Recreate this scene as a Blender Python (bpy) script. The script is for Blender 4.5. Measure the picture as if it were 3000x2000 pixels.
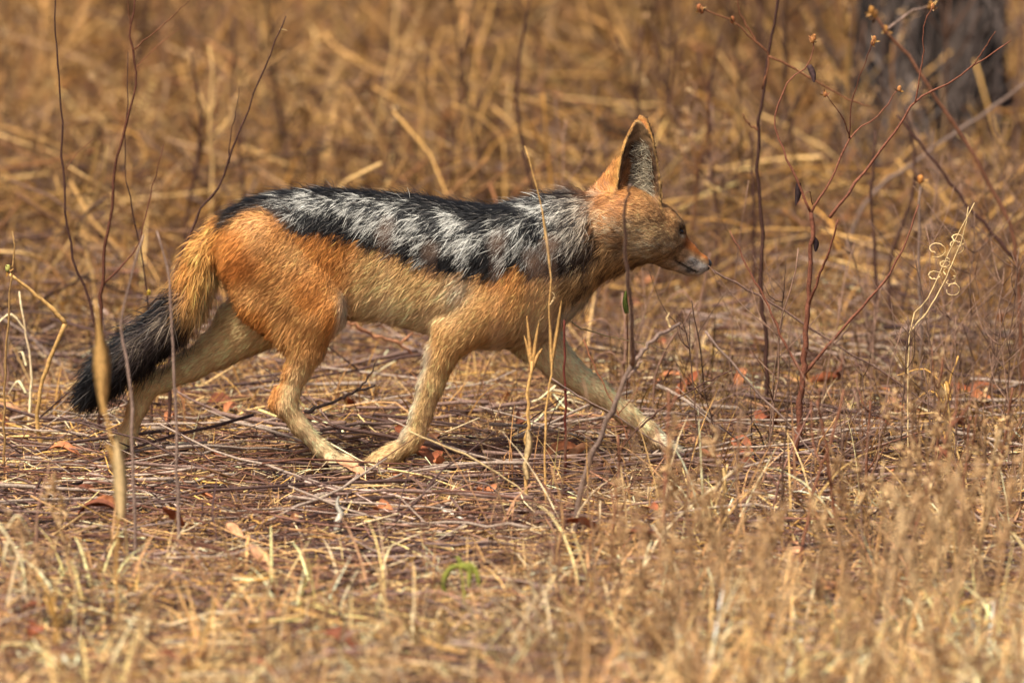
import bpy, math, random
import numpy as np
from mathutils import Matrix, Vector

rng = np.random.default_rng(7)
random.seed(7)
for o in list(bpy.data.objects):
    bpy.data.objects.remove(o)
scene = bpy.context.scene
COL = scene.collection

# ------------------------------------------------------------------ camera
S = 0.00068            # metres per photo unit (picture 2352 units wide) in the jackal's plane
DIST = 17.8
PITCH = math.radians(8.0)
FWD = np.array([0, math.cos(PITCH), -math.sin(PITCH)])
UPV = np.array([0, math.sin(PITCH), math.cos(PITCH)])
RGT = np.array([1.0, 0, 0])
ZT = 0.0
def cam_pos():
    return np.array([0, 0, ZT]) - DIST * FWD
def at(px, py, Y=0.0):
    C = cam_pos()
    d = FWD * DIST + RGT * (px - 1176) * S + UPV * (784 - py) * S
    return C + d * ((Y - C[1]) / d[1])
ZT = -at(860, 1092, -0.05)[2]

cam_d = bpy.data.cameras.new('camera')
cam = bpy.data.objects.new('camera', cam_d); COL.objects.link(cam)
cam.location = cam_pos()
cam.rotation_euler = (math.radians(90) - PITCH, 0, 0)
cam_d.sensor_width = 36; cam_d.sensor_fit = 'HORIZONTAL'
cam_d.lens = 36 * DIST / (2352 * S)
cam_d.clip_start = 0.5; cam_d.clip_end = 2000
cam_d.dof.use_dof = True
cam_d.dof.focus_distance = DIST - 0.04
cam_d.dof.aperture_fstop = 4.2
scene.camera = cam

# ------------------------------------------------------------------ world, sun, exposure
SUN_TO = Vector((-0.30, -0.42, 0.86)).normalized()
w = bpy.data.worlds.new('World'); scene.world = w; w.use_nodes = True
nt = w.node_tree
bgn = nt.nodes['Background']
sky = nt.nodes.new('ShaderNodeTexSky'); sky.sky_type = 'NISHITA'; sky.sun_disc = False
sky.sun_elevation = math.asin(SUN_TO.z)
sky.sun_rotation = math.atan2(SUN_TO.x, SUN_TO.y)
sky.air_density = 1.0; sky.dust_density = 5.0; sky.ozone_density = 0.6
nt.links.new(sky.outputs[0], bgn.inputs[0]); bgn.inputs[1].default_value = 0.05
sun_d = bpy.data.lights.new('sun', 'SUN'); sun_d.energy = 2.1; sun_d.angle = math.radians(10)
sun_d.color = (1.0, 0.955, 0.85)
sun = bpy.data.objects.new('sun', sun_d); COL.objects.link(sun)
sun.rotation_euler = (-SUN_TO).to_track_quat('-Z', 'Y').to_euler()
scene.view_settings.view_transform = 'Standard'; scene.view_settings.look = 'None'
scene.view_settings.gamma = 1.0; scene.view_settings.exposure = 1.55
scene.render.engine = 'CYCLES'
scene.cycles.max_bounces = 4; scene.cycles.diffuse_bounces = 3; scene.cycles.glossy_bounces = 1
scene.cycles.transmission_bounces = 2; scene.cycles.transparent_max_bounces = 4
scene.cycles.use_denoising = True

# ------------------------------------------------------------------ helpers
def lin(c):
    c = np.asarray(c, float) / 255.0
    return np.where(c <= 0.04045, c / 12.92, ((c + 0.055) / 1.055) ** 2.4)
def norm(v):
    return v / np.maximum(np.linalg.norm(v, axis=-1, keepdims=True), 1e-9)
def hash3(i, j, k, seed=0):
    n = (i * 374761393 + j * 668265263 + k * 2147483647 + seed * 974711) & 0xffffffff
    n = ((n ^ (n >> 13)) * 1274126177) & 0xffffffff
    n = ((n ^ (n >> 16)) * 2246822519) & 0xffffffff
    return ((n ^ (n >> 15)) & 0xffff) / 65535.0
def vnoise(p, seed=0):
    p = np.asarray(p, float); i = np.floor(p).astype(np.int64); f = p - i; f = f * f * (3 - 2 * f)
    r = 0
    for a in (0, 1):
        for b in (0, 1):
            for c in (0, 1):
                wgt = (f[..., 0] if a else 1 - f[..., 0]) * (f[..., 1] if b else 1 - f[..., 1]) * (f[..., 2] if c else 1 - f[..., 2])
                r = r + wgt * hash3(i[..., 0] + a, i[..., 1] + b, i[..., 2] + c, seed)
    return r
def sstep(a, b, x):
    t = np.clip((x - a) / (b - a), 0, 1); return t * t * (3 - 2 * t)

def make_mesh(name, V, F, col=None, nrm=None, smooth=True):
    """V (n,3); F list of int arrays (m,3)/(m,4)"""
    me = bpy.data.meshes.new(name)
    F = [f for f in F if len(f)]
    me.vertices.add(len(V)); me.vertices.foreach_set('co', np.ascontiguousarray(V, np.float32).ravel())
    loops = np.concatenate([f.ravel() for f in F]).astype(np.int32)
    tot = np.concatenate([np.full(len(f), f.shape[1]) for f in F]).astype(np.int32)
    start = np.concatenate([[0], np.cumsum(tot)[:-1]]).astype(np.int32)
    me.loops.add(len(loops)); me.loops.foreach_set('vertex_index', loops)
    me.polygons.add(len(tot)); me.polygons.foreach_set('loop_start', start)
    me.update(calc_edges=True)
    if smooth:
        me.polygons.foreach_set('use_smooth', np.ones(len(tot), bool))
    if col is not None:
        a = me.attributes.new('Col', 'FLOAT_COLOR', 'POINT')
        c4 = np.ones((len(V), 4), np.float32); c4[:, :3] = col
        a.data.foreach_set('color', c4.ravel())
    if nrm is not None:
        a = me.attributes.new('furn', 'FLOAT_VECTOR', 'POINT')
        a.data.foreach_set('vector', np.ascontiguousarray(nrm, np.float32).ravel())
    return me
def link(name, me, mat=None, parent=None, label=None, cat=None, group=None, kind=None):
    o = bpy.data.objects.new(name, me); COL.objects.link(o)
    if mat is not None and me is not None and not me.materials:
        me.materials.append(mat)
    if parent is not None: o.parent = parent
    if label: o['label'] = label
    if cat: o['category'] = cat
    if group: o['group'] = group
    if kind: o['kind'] = kind
    return o
def empty(name, loc, label, cat, group=None):
    o = link(name, None, label=label, cat=cat, group=group); o.location = loc
    o.empty_display_size = 0.05
    return o

def tubes(P, R, sides=5):
    """P (N,K,3), R (N,K) -> V, quads, caps"""
    N, K, _ = P.shape
    T = np.gradient(P, axis=1); T = norm(T)
    ref = np.where(np.abs(T[:, :1, 2:3]) > 0.8, np.array([1.0, 0, 0]), np.array([0, 0, 1.0]))
    A = norm(np.cross(T, np.broadcast_to(ref, T.shape))); B = np.cross(T, A)
    ang = np.arange(sides) * 2 * np.pi / sides
    V = P[:, :, None] + R[:, :, None, None] * (A[:, :, None] * np.cos(ang)[:, None] + B[:, :, None] * np.sin(ang)[:, None])
    base = (np.arange(N) * K * sides)[:, None, None]
    k = (np.arange(K - 1) * sides)[None, :, None]; j = np.arange(sides)[None, None]; j2 = (j + 1) % sides
    Q = np.stack([base + k + j, base + k + j2, base + k + sides + j2, base + k + sides + j], -1).reshape(-1, 4)
    caps = []
    if sides >= 3:
        e = np.arange(1, sides - 1)
        b0 = (np.arange(N) * K * sides)[:, None]
        c0 = np.stack([b0 + 0 * e, b0 + e + 1, b0 + e], -1).reshape(-1, 3)
        bt = b0 + (K - 1) * sides
        c1 = np.stack([bt + 0 * e, bt + e, bt + e + 1], -1).reshape(-1, 3)
        caps = np.concatenate([c0, c1])
    return V.reshape(-1, 3), Q, caps
def blades(P, W):
    """P (N,K,3) centre line, W (N,K,3) half width vectors, last is tip"""
    N, K, _ = P.shape
    V = np.stack([P - W, P + W], 2).reshape(-1, 3)
    base = (np.arange(N) * K * 2)[:, None]; k = (np.arange(K - 1) * 2)[None]
    Q = np.stack([base + k, base + k + 1, base + k + 3, base + k + 2], -1).reshape(-1, 4)
    return V, Q
def spline(pts, n):
    """Catmull-Rom resample of polyline (m,3)"""
    pts = np.asarray(pts, float)
    if len(pts) == 2:
        t = np.linspace(0, 1, n)[:, None]; return pts[0] * (1 - t) + pts[1] * t
    P = np.vstack([2 * pts[0] - pts[1], pts, 2 * pts[-1] - pts[-2]])
    L = np.concatenate([[0], np.cumsum(np.linalg.norm(np.diff(pts, axis=0), axis=1))])
    tt = np.linspace(0, L[-1], n); out = []
    for t in tt:
        i = min(np.searchsorted(L, t, side='right') - 1, len(pts) - 2)
        u = (t - L[i]) / max(L[i + 1] - L[i], 1e-9)
        a, b, c, d = P[i], P[i + 1], P[i + 2], P[i + 3]
        out.append(0.5 * ((2 * b) + (-a + c) * u + (2 * a - 5 * b + 4 * c - d) * u * u + (-a + 3 * b - 3 * c + d) * u ** 3))
    return np.array(out)

# ------------------------------------------------------------------ materials
def mat_plant(name, translucent=0.0, rough=0.8, nscale=220.0, namp=0.35, bump=0.0):
    m = bpy.data.materials.new(name); m.use_nodes = True
    n = m.node_tree.nodes; l = m.node_tree.links; b = n['Principled BSDF']
    at_ = n.new('ShaderNodeAttribute'); at_.attribute_name = 'Col'
    tc = n.new('ShaderNodeTexCoord'); ns = n.new('ShaderNodeTexNoise'); ns.inputs['Scale'].default_value = nscale
    ns.inputs['Detail'].default_value = 3
    l.new(tc.outputs['Object'], ns.inputs['Vector'])
    mr = n.new('ShaderNodeMapRange'); mr.inputs[1].default_value = 0.3; mr.inputs[2].default_value = 0.7
    mr.inputs[3].default_value = 1 - namp; mr.inputs[4].default_value = 1 + namp
    l.new(ns.outputs[0], mr.inputs[0])
    mx = n.new('ShaderNodeVectorMath'); mx.operation = 'SCALE'
    l.new(at_.outputs['Color'], mx.inputs[0]); l.new(mr.outputs[0], mx.inputs['Scale'])
    l.new(mx.outputs[0], b.inputs['Base Color'])
    b.inputs['Roughness'].default_value = rough; b.inputs['Specular IOR Level'].default_value = 0.12
    if bump:
        bp = n.new('ShaderNodeBump'); bp.inputs['Strength'].default_value = bump; bp.inputs['Distance'].default_value = 0.002
        l.new(ns.outputs[0], bp.inputs['Height']); l.new(bp.outputs[0], b.inputs['Normal'])
    if translucent:
        tr = n.new('ShaderNodeBsdfTranslucent'); l.new(mx.outputs[0], tr.inputs[0])
        ms = n.new('ShaderNodeMixShader'); ms.inputs[0].default_value = translucent
        l.new(b.outputs[0], ms.inputs[1]); l.new(tr.outputs[0], ms.inputs[2])
        l.new(ms.outputs[0], n['Material Output'].inputs[0])
    return m
M_GRASS = mat_plant('dry_grass', 0.22, 0.7)
M_STRAW = mat_plant('straw', 0.0, 0.6)
M_TWIG = mat_plant('twig_bark', 0.0, 0.75, 300, 0.4, 0.4)
M_LEAF = mat_plant('dead_leaf', 0.15, 0.65, 120, 0.3, 0.2)
M_SHADE_STUMP = mat_plant('shade_stump_bark', 0.0, 0.9, 45, 0.6, 1.0)

def mat_soil():
    m = bpy.data.materials.new('soil'); m.use_nodes = True
    n = m.node_tree.nodes; l = m.node_tree.links; b = n['Principled BSDF']
    tc = n.new('ShaderNodeTexCoord'); ns = n.new('ShaderNodeTexNoise'); ns.inputs['Scale'].default_value = 14; ns.inputs['Detail'].default_value = 9
    l.new(tc.outputs['Object'], ns.inputs['Vector'])
    r = n.new('ShaderNodeValToRGB'); e = r.color_ramp.elements
    e[0].position = 0.3; e[0].color = (*lin((42, 29, 24)), 1); e[1].position = 0.7; e[1].color = (*lin((92, 58, 44)), 1)
    l.new(ns.outputs[0], r.inputs[0]); l.new(r.outputs[0], b.inputs['Base Color'])
    b.inputs['Roughness'].default_value = 0.95
    bp = n.new('ShaderNodeBump'); bp.inputs['Distance'].default_value = 0.01; l.new(ns.outputs[0], bp.inputs['Height']); l.new(bp.outputs[0], b.inputs['Normal'])
    return m
M_SOIL = mat_soil()
def mat_fur(name, rough=0.55, spec=0.3):
    m = bpy.data.materials.new(name); m.use_nodes = True
    n = m.node_tree.nodes; l = m.node_tree.links; b = n['Principled BSDF']
    a = n.new('ShaderNodeAttribute'); a.attribute_name = 'Col'; l.new(a.outputs['Color'], b.inputs['Base Color'])
    g = n.new('ShaderNodeAttribute'); g.attribute_name = 'furn'
    vt = n.new('ShaderNodeVectorTransform'); vt.vector_type = 'NORMAL'; vt.convert_from = 'OBJECT'; vt.convert_to = 'WORLD'
    l.new(g.outputs['Vector'], vt.inputs[0]); l.new(vt.outputs[0], b.inputs['Normal'])
    b.inputs['Roughness'].default_value = rough; b.inputs['Specular IOR Level'].default_value = spec
    return m
M_FUR = mat_fur('fur')
def mat_plain(name, c, rough=0.5, spec=0.5, nz=0.2, sc=300):
    m = bpy.data.materials.new(name); m.use_nodes = True
    n = m.node_tree.nodes; l = m.node_tree.links; b = n['Principled BSDF']
    ns = n.new('ShaderNodeTexNoise'); ns.inputs['Scale'].default_value = sc
    r = n.new('ShaderNodeValToRGB'); c = lin(c)
    r.color_ramp.elements[0].color = (*(c * (1 - nz)), 1); r.color_ramp.elements[1].color = (*(c * (1 + nz)), 1)
    tc = n.new('ShaderNodeTexCoord'); l.new(tc.outputs['Object'], ns.inputs['Vector'])
    l.new(ns.outputs[0], r.inputs[0]); l.new(r.outputs[0], b.inputs['Base Color'])
    b.inputs['Roughness'].default_value = rough; b.inputs['Specular IOR Level'].default_value = spec
    return m
M_SKIN = mat_fur('undercoat', 0.8, 0.1)

# ------------------------------------------------------------------ ground
def gz(x, y):
    x = np.asarray(x, float); y = np.asarray(y, float)
    p = np.stack([x * 1.3, y * 1.3, 0 * x], -1); q = np.stack([x * 4, y * 4, 0 * x + 5], -1)
    amp = sstep(0.5, 1.6, np.sqrt(x * x + y * y))
    return ((vnoise(p, 3) - 0.5) * 0.07 + (vnoise(q, 4) - 0.5) * 0.025) * (0.15 + 0.85 * amp) - 0.026
def build_ground():
    a = np.concatenate([-np.geomspace(900, 4.2, 22), np.linspace(-4, 4, 81), np.geomspace(4.2, 900, 22)])
    b = np.concatenate([-np.geomspace(900, 5.2, 22), np.linspace(-5, 12, 171), np.geomspace(12.4, 1500, 26)])
    X, Y = np.meshgrid(a, b, indexing='ij')
    Z = gz(X, Y)
    V = np.stack([X, Y, Z], -1).reshape(-1, 3)
    nb = len(b); i, j = np.meshgrid(np.arange(len(a) - 1), np.arange(nb - 1), indexing='ij')
    q = np.stack([i * nb + j, (i + 1) * nb + j, (i + 1) * nb + j + 1, i * nb + j + 1], -1).reshape(-1, 4)
    link('ground', make_mesh('ground', V, [q]), M_SOIL, kind='structure', label='reddish brown dry soil under the litter')
build_ground()

# palettes (real surface colours, sRGB)
PAL_STRAW = lin([(206, 166, 112), (184, 140, 94), (160, 116, 82), (230, 202, 158), (132, 92, 70), (200, 152, 82), (100, 72, 60), (152, 116, 96), (216, 176, 114), (122, 88, 74)])
PAL_GRASS = lin([(184, 140, 84), (158, 116, 68), (136, 96, 60), (204, 164, 106), (100, 70, 50), (170, 122, 60), (64, 46, 38), (154, 120, 86), (130, 86, 54), (86, 64, 52), (180, 138, 80), (112, 84, 66)])
PAL_PALE = lin([(228, 192, 134), (214, 174, 112), (238, 212, 168), (196, 152, 98), (176, 132, 90), (150, 110, 80)])
PAL_TWIG = lin([(118, 92, 82), (96, 72, 66), (140, 114, 102), (78, 56, 52), (112, 76, 62), (156, 132, 118), (62, 46, 44)])
PAL_LEAF = lin([(196, 126, 84), (158, 90, 60), (214, 158, 116), (126, 74, 52), (190, 138, 94), (156, 104, 72)])
PAL_GREY = lin([(190, 154, 108), (164, 128, 90), (206, 172, 126), (136, 104, 76)])
def pick(pal, n, jit=0.14):
    c = pal[rng.integers(0, len(pal), n)]
    return np.clip(c * (1 + rng.normal(0, jit, (n, 1))), 0.005, 0.9)

def zones(n, y0, y1, spread=1.0):
    """random ground points, across the view cone and a metre to either side"""
    y = rng.uniform(y0, y1, n); half = 0.85 * (DIST + y) / DIST + 0.25
    u = rng.uniform(-1, 1, n)
    x = u * (half + spread * (np.abs(u) > 0.82) * rng.random(n))
    return x, y

# ------------------------------------------------------------------ litter
def scatter_sticks(n, y0, y1, lmin, lmax, rmin, rmax, pal, zlo, zhi, K=5, sides=3, bend=0.12, tilt=0.1, angsd=0.9, spread=1.0):
    x, y = zones(n, y0, y1, spread)
    keep = rng.random(n) < 0.25 + 1.35 * vnoise(np.stack([x * 6, y * 2.6, 0 * x + n], -1), 83); x, y = x[keep], y[keep]; n = len(x)
    L = rng.uniform(lmin, lmax, n) ; th = rng.normal(0, angsd, n) + (rng.random(n) < 0.5) * np.pi
    d = np.stack([np.cos(th), np.sin(th), rng.normal(0, tilt, n)], -1); d = norm(d)
    t = np.linspace(-0.5, 0.5, K)
    side = norm(np.cross(d, [0, 0, 1.0])); bs = rng.normal(0, bend, (n, 1, 1)); bu = rng.normal(0, bend * 0.4, (n, 1, 1))
    cur = (t ** 2 - 0.08)[None, :, None]
    P = np.stack([x, y, np.zeros(n)], -1)[:, None] + d[:, None] * (t[None, :, None] * L[:, None, None]) \
        + side[:, None] * cur * bs * 2 * L[:, None, None] + np.array([0, 0, 1.0]) * cur * bu * L[:, None, None]
    P += rng.normal(0, 0.012, P.shape) * L[:, None, None] 
    P[:, :, 2] += gz(P[:, :, 0], P[:, :, 1]) + rng.uniform(zlo, zhi, n)[:, None]
    R = rng.uniform(rmin, rmax, n)[:, None] * np.linspace(1.1, 0.6, K)[None]
    V, Q, C = tubes(P, R, sides)
    c = np.repeat(pick(pal, n, 0.34), K * sides, axis=0)
    return V, Q, C, c
def merge(parts):
    Vs, Qs, Cs, cs = [], [], [], []; off = 0
    for V, Q, C, c in parts:
        Vs.append(V); Qs.append(Q + off); cs.append(c)
        if len(C): Cs.append(C + off)
        off += len(V)
    return np.concatenate(Vs), [np.concatenate(Qs)] + ([np.concatenate(Cs)] if Cs else []), np.concatenate(cs)

V, F, c = merge([
    scatter_sticks(22000, -1.4, 2.2, 0.02, 0.15, 0.0005, 0.0013, PAL_STRAW, 0.0, 0.045, K=4, tilt=0.22, bend=0.35),
    scatter_sticks(2500, -1.3, 2.4, 0.02, 0.09, 0.0005, 0.0012, PAL_STRAW, 0.01, 0.05, K=4, tilt=0.8, bend=0.4),
    scatter_sticks(6500, -1.4, 2.6, 0.05, 0.25, 0.0009, 0.0019, PAL_TWIG, 0.0, 0.035, K=5, tilt=0.08),
    scatter_sticks(8000, 2.0, 6.5, 0.06, 0.25, 0.0012, 0.0025, PAL_GRASS, 0.0, 0.06, K=4, tilt=0.3, bend=0.3),
    scatter_sticks(3200, 1.0, 5.5, 0.10, 0.40, 0.0011, 0.0026, PAL_TWIG, 0.0, 0.07, K=5, tilt=0.2, bend=0.2),
    scatter_sticks(3200, 1.8, 8.0, 0.10, 0.35, 0.0014, 0.0034, PAL_GRASS, 0.04, 0.22, K=5, tilt=0.7, bend=0.4),
    scatter_sticks(1800, -2.6, 0.9, 0.06, 0.30, 0.0012, 0.0024, PAL_STRAW, 0.01, 0.05, K=6, tilt=0.16, bend=0.4),
    scatter_sticks(1500, -2.6, -0.2, 0.08, 0.35, 0.0011, 0.0024, PAL_TWIG, 0.01, 0.05, K=6, tilt=0.14, bend=0.25),
    scatter_sticks(8500, -2.9, -0.9, 0.03, 0.12, 0.0006, 0.0015, PAL_PALE, 0.0, 0.03, K=4, tilt=0.2, bend=0.3),
])
link('straw_litter', make_mesh('straw_litter', V, F, c), M_STRAW, kind='stuff', label='matted broken straw and fine twigs covering the soil', cat='litter')

# fallen twigs, each one a thing
TW = []
for k in range(16):
    n = 9; L = rng.uniform(0.16, 0.6); t = np.linspace(-0.5, 0.5, n)
    P = np.stack([t * L, np.cumsum(np.cumsum(rng.normal(0, 0.012, n))) * L * .8 + rng.normal(0, .006, n) * L, np.abs(np.cumsum(rng.normal(0, 0.004, n))) * L], -1)
    P[:, 1] -= P[:, 1].mean(); r = rng.uniform(0.0012, 0.0034) * np.linspace(1.15, 0.55, n)
    parts = [tubes(P[None], r[None], 6)]
    for q in range(rng.integers(0, 3)):
        i = rng.integers(2, n - 2); sgn = rng.choice([-1, 1]); l2 = L * rng.uniform(0.12, 0.3)
        e = P[i] + np.array([math.cos(0.6) * l2, sgn * math.sin(0.6) * l2, rng.uniform(0, 0.25) * l2])
        parts.append(tubes(spline([P[i], (P[i] + e) / 2 + rng.normal(0, 0.01, 3) * l2, e], 5)[None], (r[i] * np.linspace(0.7, 0.35, 5))[None], 5))
    kind = k % 4
    colr = [lin((128, 102, 90)), lin((80, 60, 54)), lin((116, 78, 62)), lin((168, 146, 128))][kind]
    V, F, c = merge([(a, b, d, np.repeat((colr * (1 + rng.normal(0, .1)))[None], len(a), 0)) for a, b, d in parts])
    TW.append((make_mesh('fallen_twig', V, F, c), kind))
TWL = ['thin grey brown dead twig lying in the litter', 'thin dark brown dead twig lying in the litter',
       'thin reddish brown dead twig lying in the litter', 'thin bleached pale dead twig lying in the litter']
for k in range(280):
    me, kind = TW[rng.integers(0, len(TW))]
    y = rng.choice([rng.uniform(-1.2, 1.6), rng.normal(0.05, 0.35), rng.uniform(-0.6, 0.9)])
    hw = 0.85 * (DIST + y) / DIST
    x = rng.uniform(-hw, hw)
    o = link('fallen_twig', me, M_TWIG, label=TWL[kind], cat='twig', group=['grey brown', 'dark brown', 'reddish brown', 'bleached'][kind] + ' twigs fallen in the litter')
    o.location = (x, y, float(gz(x, y)) + rng.uniform(0.030, 0.062))
    o.rotation_euler = (rng.uniform(0, 6.28), rng.normal(0, 0.05), rng.normal(0, 0.55) + rng.choice([0, math.pi]))
# fallen leaves
LEAFM = []
for k in range(10):
    L = rng.uniform(0.022, 0.042); Wd = L * rng.uniform(0.28, 0.42); cu, cv = rng.uniform(-0.5, 0.5), rng.uniform(0.2, 0.8)
    u = np.linspace(-1, 1, 9); v = np.linspace(-1, 1, 5)
    U, Vv = np.meshgrid(u, v, indexing='ij')
    wd = Wd * np.sqrt(np.clip(1 - np.abs(U) ** 2.2, 0, 1)) * (1 - 0.25 * U)
    X = U * L; Yy = Vv * wd; Z = cu * L * (U ** 2 - 0.4) + cv * np.abs(Vv) ** 1.5 * wd + rng.normal(0, 0.0012, U.shape)
    Vt = np.stack([X, Yy, Z], -1).reshape(-1, 3)
    bot = Vt - [0, 0, 0.0007]
    i, j = np.meshgrid(np.arange(8), np.arange(4), indexing='ij')
    q = np.stack([i * 5 + j, (i + 1) * 5 + j, (i + 1) * 5 + j + 1, i * 5 + j + 1], -1).reshape(-1, 4)
    V2 = np.vstack([Vt, bot]); q2 = np.vstack([q, q[:, ::-1] + 45])
    cl = PAL_LEAF[k % len(PAL_LEAF)]
    cc = cl * (1 + rng.normal(0, 0.08, (len(V2), 1)))
    LEAFM.append(make_mesh('fallen_leaf', V2, [q2], np.clip(cc, 0.01, 1)))
LEAFSPOT = [(400, 1222, 1), (600, 1308, 2), (960, 1075, 1), (1010, 1090, 0), (1290, 1060, 4), (1330, 1065, 2), (1480, 1250, 3), (1540, 905, 0), (1580, 920, 1), (1640, 1080, 0),
            (1890, 1060, 1), (1700, 900, 0), (2150, 1170, 3), (1880, 1210, 0), (230, 1200, 3), (250, 1190, 0), (880, 1190, 4), (1330, 1230, 1), (790, 1500, 3), (1490, 640, 2), (1510, 645, 0),
            (1450, 690, 0), (720, 70, 3), (700, 60, 3), (740, 75, 3), (2060, 1110, 0), (1760, 990, 1), (150, 1060, 4), (1890, 900, 1), (1850, 890, 0)]
LL = ['salmon orange fallen leaf lying in the litter', 'rust red fallen leaf lying in the litter', 'pale peach fallen leaf lying in the litter']
def ground_y(py):
    # ground depth that shows at picture height py
    C = cam_pos(); d = FWD * DIST + UPV * (784 - py) * S
    return C[1] + d[1] * (-C[2] / d[2])
def put_leaf(x, y, k, lift=0.03, sc=1.0):
    me = LEAFM[k]; ci = k % len(PAL_LEAF); g = [0, 1, 2, 1, 2, 0][ci]
    o = link('fallen_leaf', me, M_LEAF, label=LL[g], cat='leaf', group=['salmon', 'rust red', 'peach'][g] + ' fallen leaves in the litter')
    o.location = (x, y, float(gz(x, y)) + lift)
    o.rotation_euler = (rng.normal(0.42, 0.3), rng.normal(0, 0.3), rng.normal(0, 1.2)); o.scale = (sc,) * 3
for px, py, k in LEAFSPOT:
    Y = ground_y(py + 10); p = at(px, py, Y); put_leaf(p[0], Y, k if rng.random() < 0.5 else (k + 6) % 10, 0.052, 1.0 if py > 300 else 1.8)
for k in range(95):
    y = rng.choice([rng.uniform(-2.2, 2.5), rng.normal(0.1, 0.5)]); hw = 0.85 * (DIST + y) / DIST
    put_leaf(rng.uniform(-hw, hw), y, rng.integers(0, 10), rng.uniform(0.025, 0.055), rng.uniform(0.5, 1.0))

# ------------------------------------------------------------------ grass
def grass_blades(roots, hmin, hmax, wmin, wmax, lean, droop, K=6, kink=0.25):
    n = len(roots); H = rng.uniform(hmin, hmax, n)
    az = rng.uniform(0, 2 * np.pi, n); l0 = np.abs(rng.normal(0, lean, n)); dr = np.abs(rng.normal(0, droop, n))
    hd = np.stack([np.cos(az), np.sin(az), 0 * az], -1)
    P = [roots]; a = l0.copy(); seg = H / (K - 1)
    kk = rng.integers(1, K, n); ka = rng.normal(0.9, 0.5, n) * (rng.random(n) < kink)
    for k in range(1, K):
        a = a + dr / (K - 1) * (k / K + 0.3) * 1.5 + ka * (kk == k)
        P.append(P[-1] + seg[:, None] * (hd * np.sin(a)[:, None] + np.array([0, 0, 1.0]) * np.cos(a)[:, None]))
    P = np.stack(P, 1)
    P[:, :, 2] = np.maximum(P[:, :, 2], gz(P[:, :, 0], P[:, :, 1]) + 0.004)
    pw = rng.uniform(0, 2 * np.pi, n)
    wv = norm(np.stack([np.cos(pw), np.sin(pw) * 0.6, 0.2 * np.sin(pw * 3)], -1))
    prof = np.array([0.8, 1.0, 0.95, 0.8, 0.55, 0.12]) if K == 6 else np.linspace(1, 0.15, K)
    W = wv[:, None] * (rng.uniform(wmin, wmax, n)[:, None] * prof[None])[..., None]
    return P, W
def tuft_roots(cx, cy, per, r):
    n = len(cx)
    a = rng.uniform(0, 2 * np.pi, (n, per)); q = r * np.sqrt(rng.random((n, per)))
    x = (cx[:, None] + q * np.cos(a)).ravel(); y = (cy[:, None] + q * np.sin(a)).ravel()
    return np.stack([x, y, gz(x, y)], -1)
def grass_object(name, specs, label):
    Vs, Qs, cs, off = [], [], [], 0
    for (P, W, col) in specs:
        V, Q = blades(P, W); K = P.shape[1]
        Vs.append(V); Qs.append(Q + off); off += len(V)
        shade = np.linspace(0.85, 1.1, K)
        cs.append((col[:, None, None] * np.ones((1, K, 2, 1))).reshape(-1, 3))
    return link(name, make_mesh(name, np.concatenate(Vs), [np.concatenate(Qs)], np.clip(np.concatenate(cs), 0.005, 0.9)), M_GRASS, kind='stuff', label=label, cat='grass')
# tall meadow behind
specs = []
for (n, y0, y1, per, r, h0, h1, w0, w1, lean, droop, pal) in [
        (1000, 0.40, 2.4, 12, 0.05, 0.03, 0.15, 0.0007, 0.0018, 0.7, 1.6, PAL_GRASS),
        (800, 1.5, 3.6, 16, 0.07, 0.04, 0.20, 0.0009, 0.0026, 0.7, 1.7, PAL_GRASS),
        (800, 2.8, 5.2, 18, 0.09, 0.06, 0.32, 0.0012, 0.0036, 0.75, 1.7, PAL_GRASS),
        (1000, 4.5, 9.5, 18, 0.12, 0.12, 0.46, 0.0018, 0.0055, 0.7, 1.6, PAL_GRASS),
        (450, 9.5, 16.0, 14, 0.15, 0.3, 0.7, 0.003, 0.007, 0.3, 0.9, PAL_GRASS)]:
    x, y = zones(n, y0, y1, 1.6); ro = tuft_roots(x, y, per, r)
    P, W = grass_blades(ro, h0, h1, w0, w1, lean, droop)
    cl = np.clip(0.30 + 1.4 * vnoise(np.stack([x * 3.2, y * 1.6, 0 * x], -1), 81), .4, 1.5)[:, None]
    tc = np.repeat(pick(pal, n, 0.25) * cl, per, 0); bc = pick(pal, n * per, 0.2); m = rng.random((n * per, 1)) * 0.55
    specs.append((P, W, tc * (1 - m) + bc * m))
grass_object('dry_grass', specs, 'tall dry brown grass standing behind the jackal')
# short bleached straw tufts in front
specs = []
for (n, y0, y1, per, r, h0, h1, w0, w1, lean, droop, pal) in [
        (330, -1.35, 0.9, 12, 0.03, 0.02, 0.09, 0.0006, 0.0014, 0.7, 1.0, PAL_STRAW),
        (480, -3.0, -0.9, 16, 0.05, 0.03, 0.13, 0.0010, 0.0028, 0.8, 1.7, PAL_PALE),
        (170, -2.6, -0.35, 12, 0.05, 0.06, 0.24, 0.0008, 0.0022, 0.5, 1.5, PAL_PALE),
        (210, -2.8, -1.0, 15, 0.06, 0.05, 0.175, 0.0010, 0.0028, 0.6, 1.6, PAL_PALE),
        (150, -1.0, 1.2, 12, 0.04, 0.06, 0.2, 0.0006, 0.0015, 0.4, 1.3, PAL_GRASS)]:
    x, y = zones(n, y0, y1, 0.8)
    if h1 > .18: x = np.where(x < 0, .95 - .95 * rng.random(n) ** 1.5, x)
    ro = tuft_roots(x, y, per, r)
    P, W = grass_blades(ro, h0, h1, w0, w1, lean, droop)
    cl = np.clip(0.30 + 1.4 * vnoise(np.stack([x * 3.2, y * 1.6, 0 * x], -1), 81), .4, 1.5)[:, None]
    tc = np.repeat(pick(pal, n, 0.25) * cl, per, 0); bc = pick(pal, n * per, 0.2); m = rng.random((n * per, 1)) * 0.55
    specs.append((P, W, tc * (1 - m) + bc * m))
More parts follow.
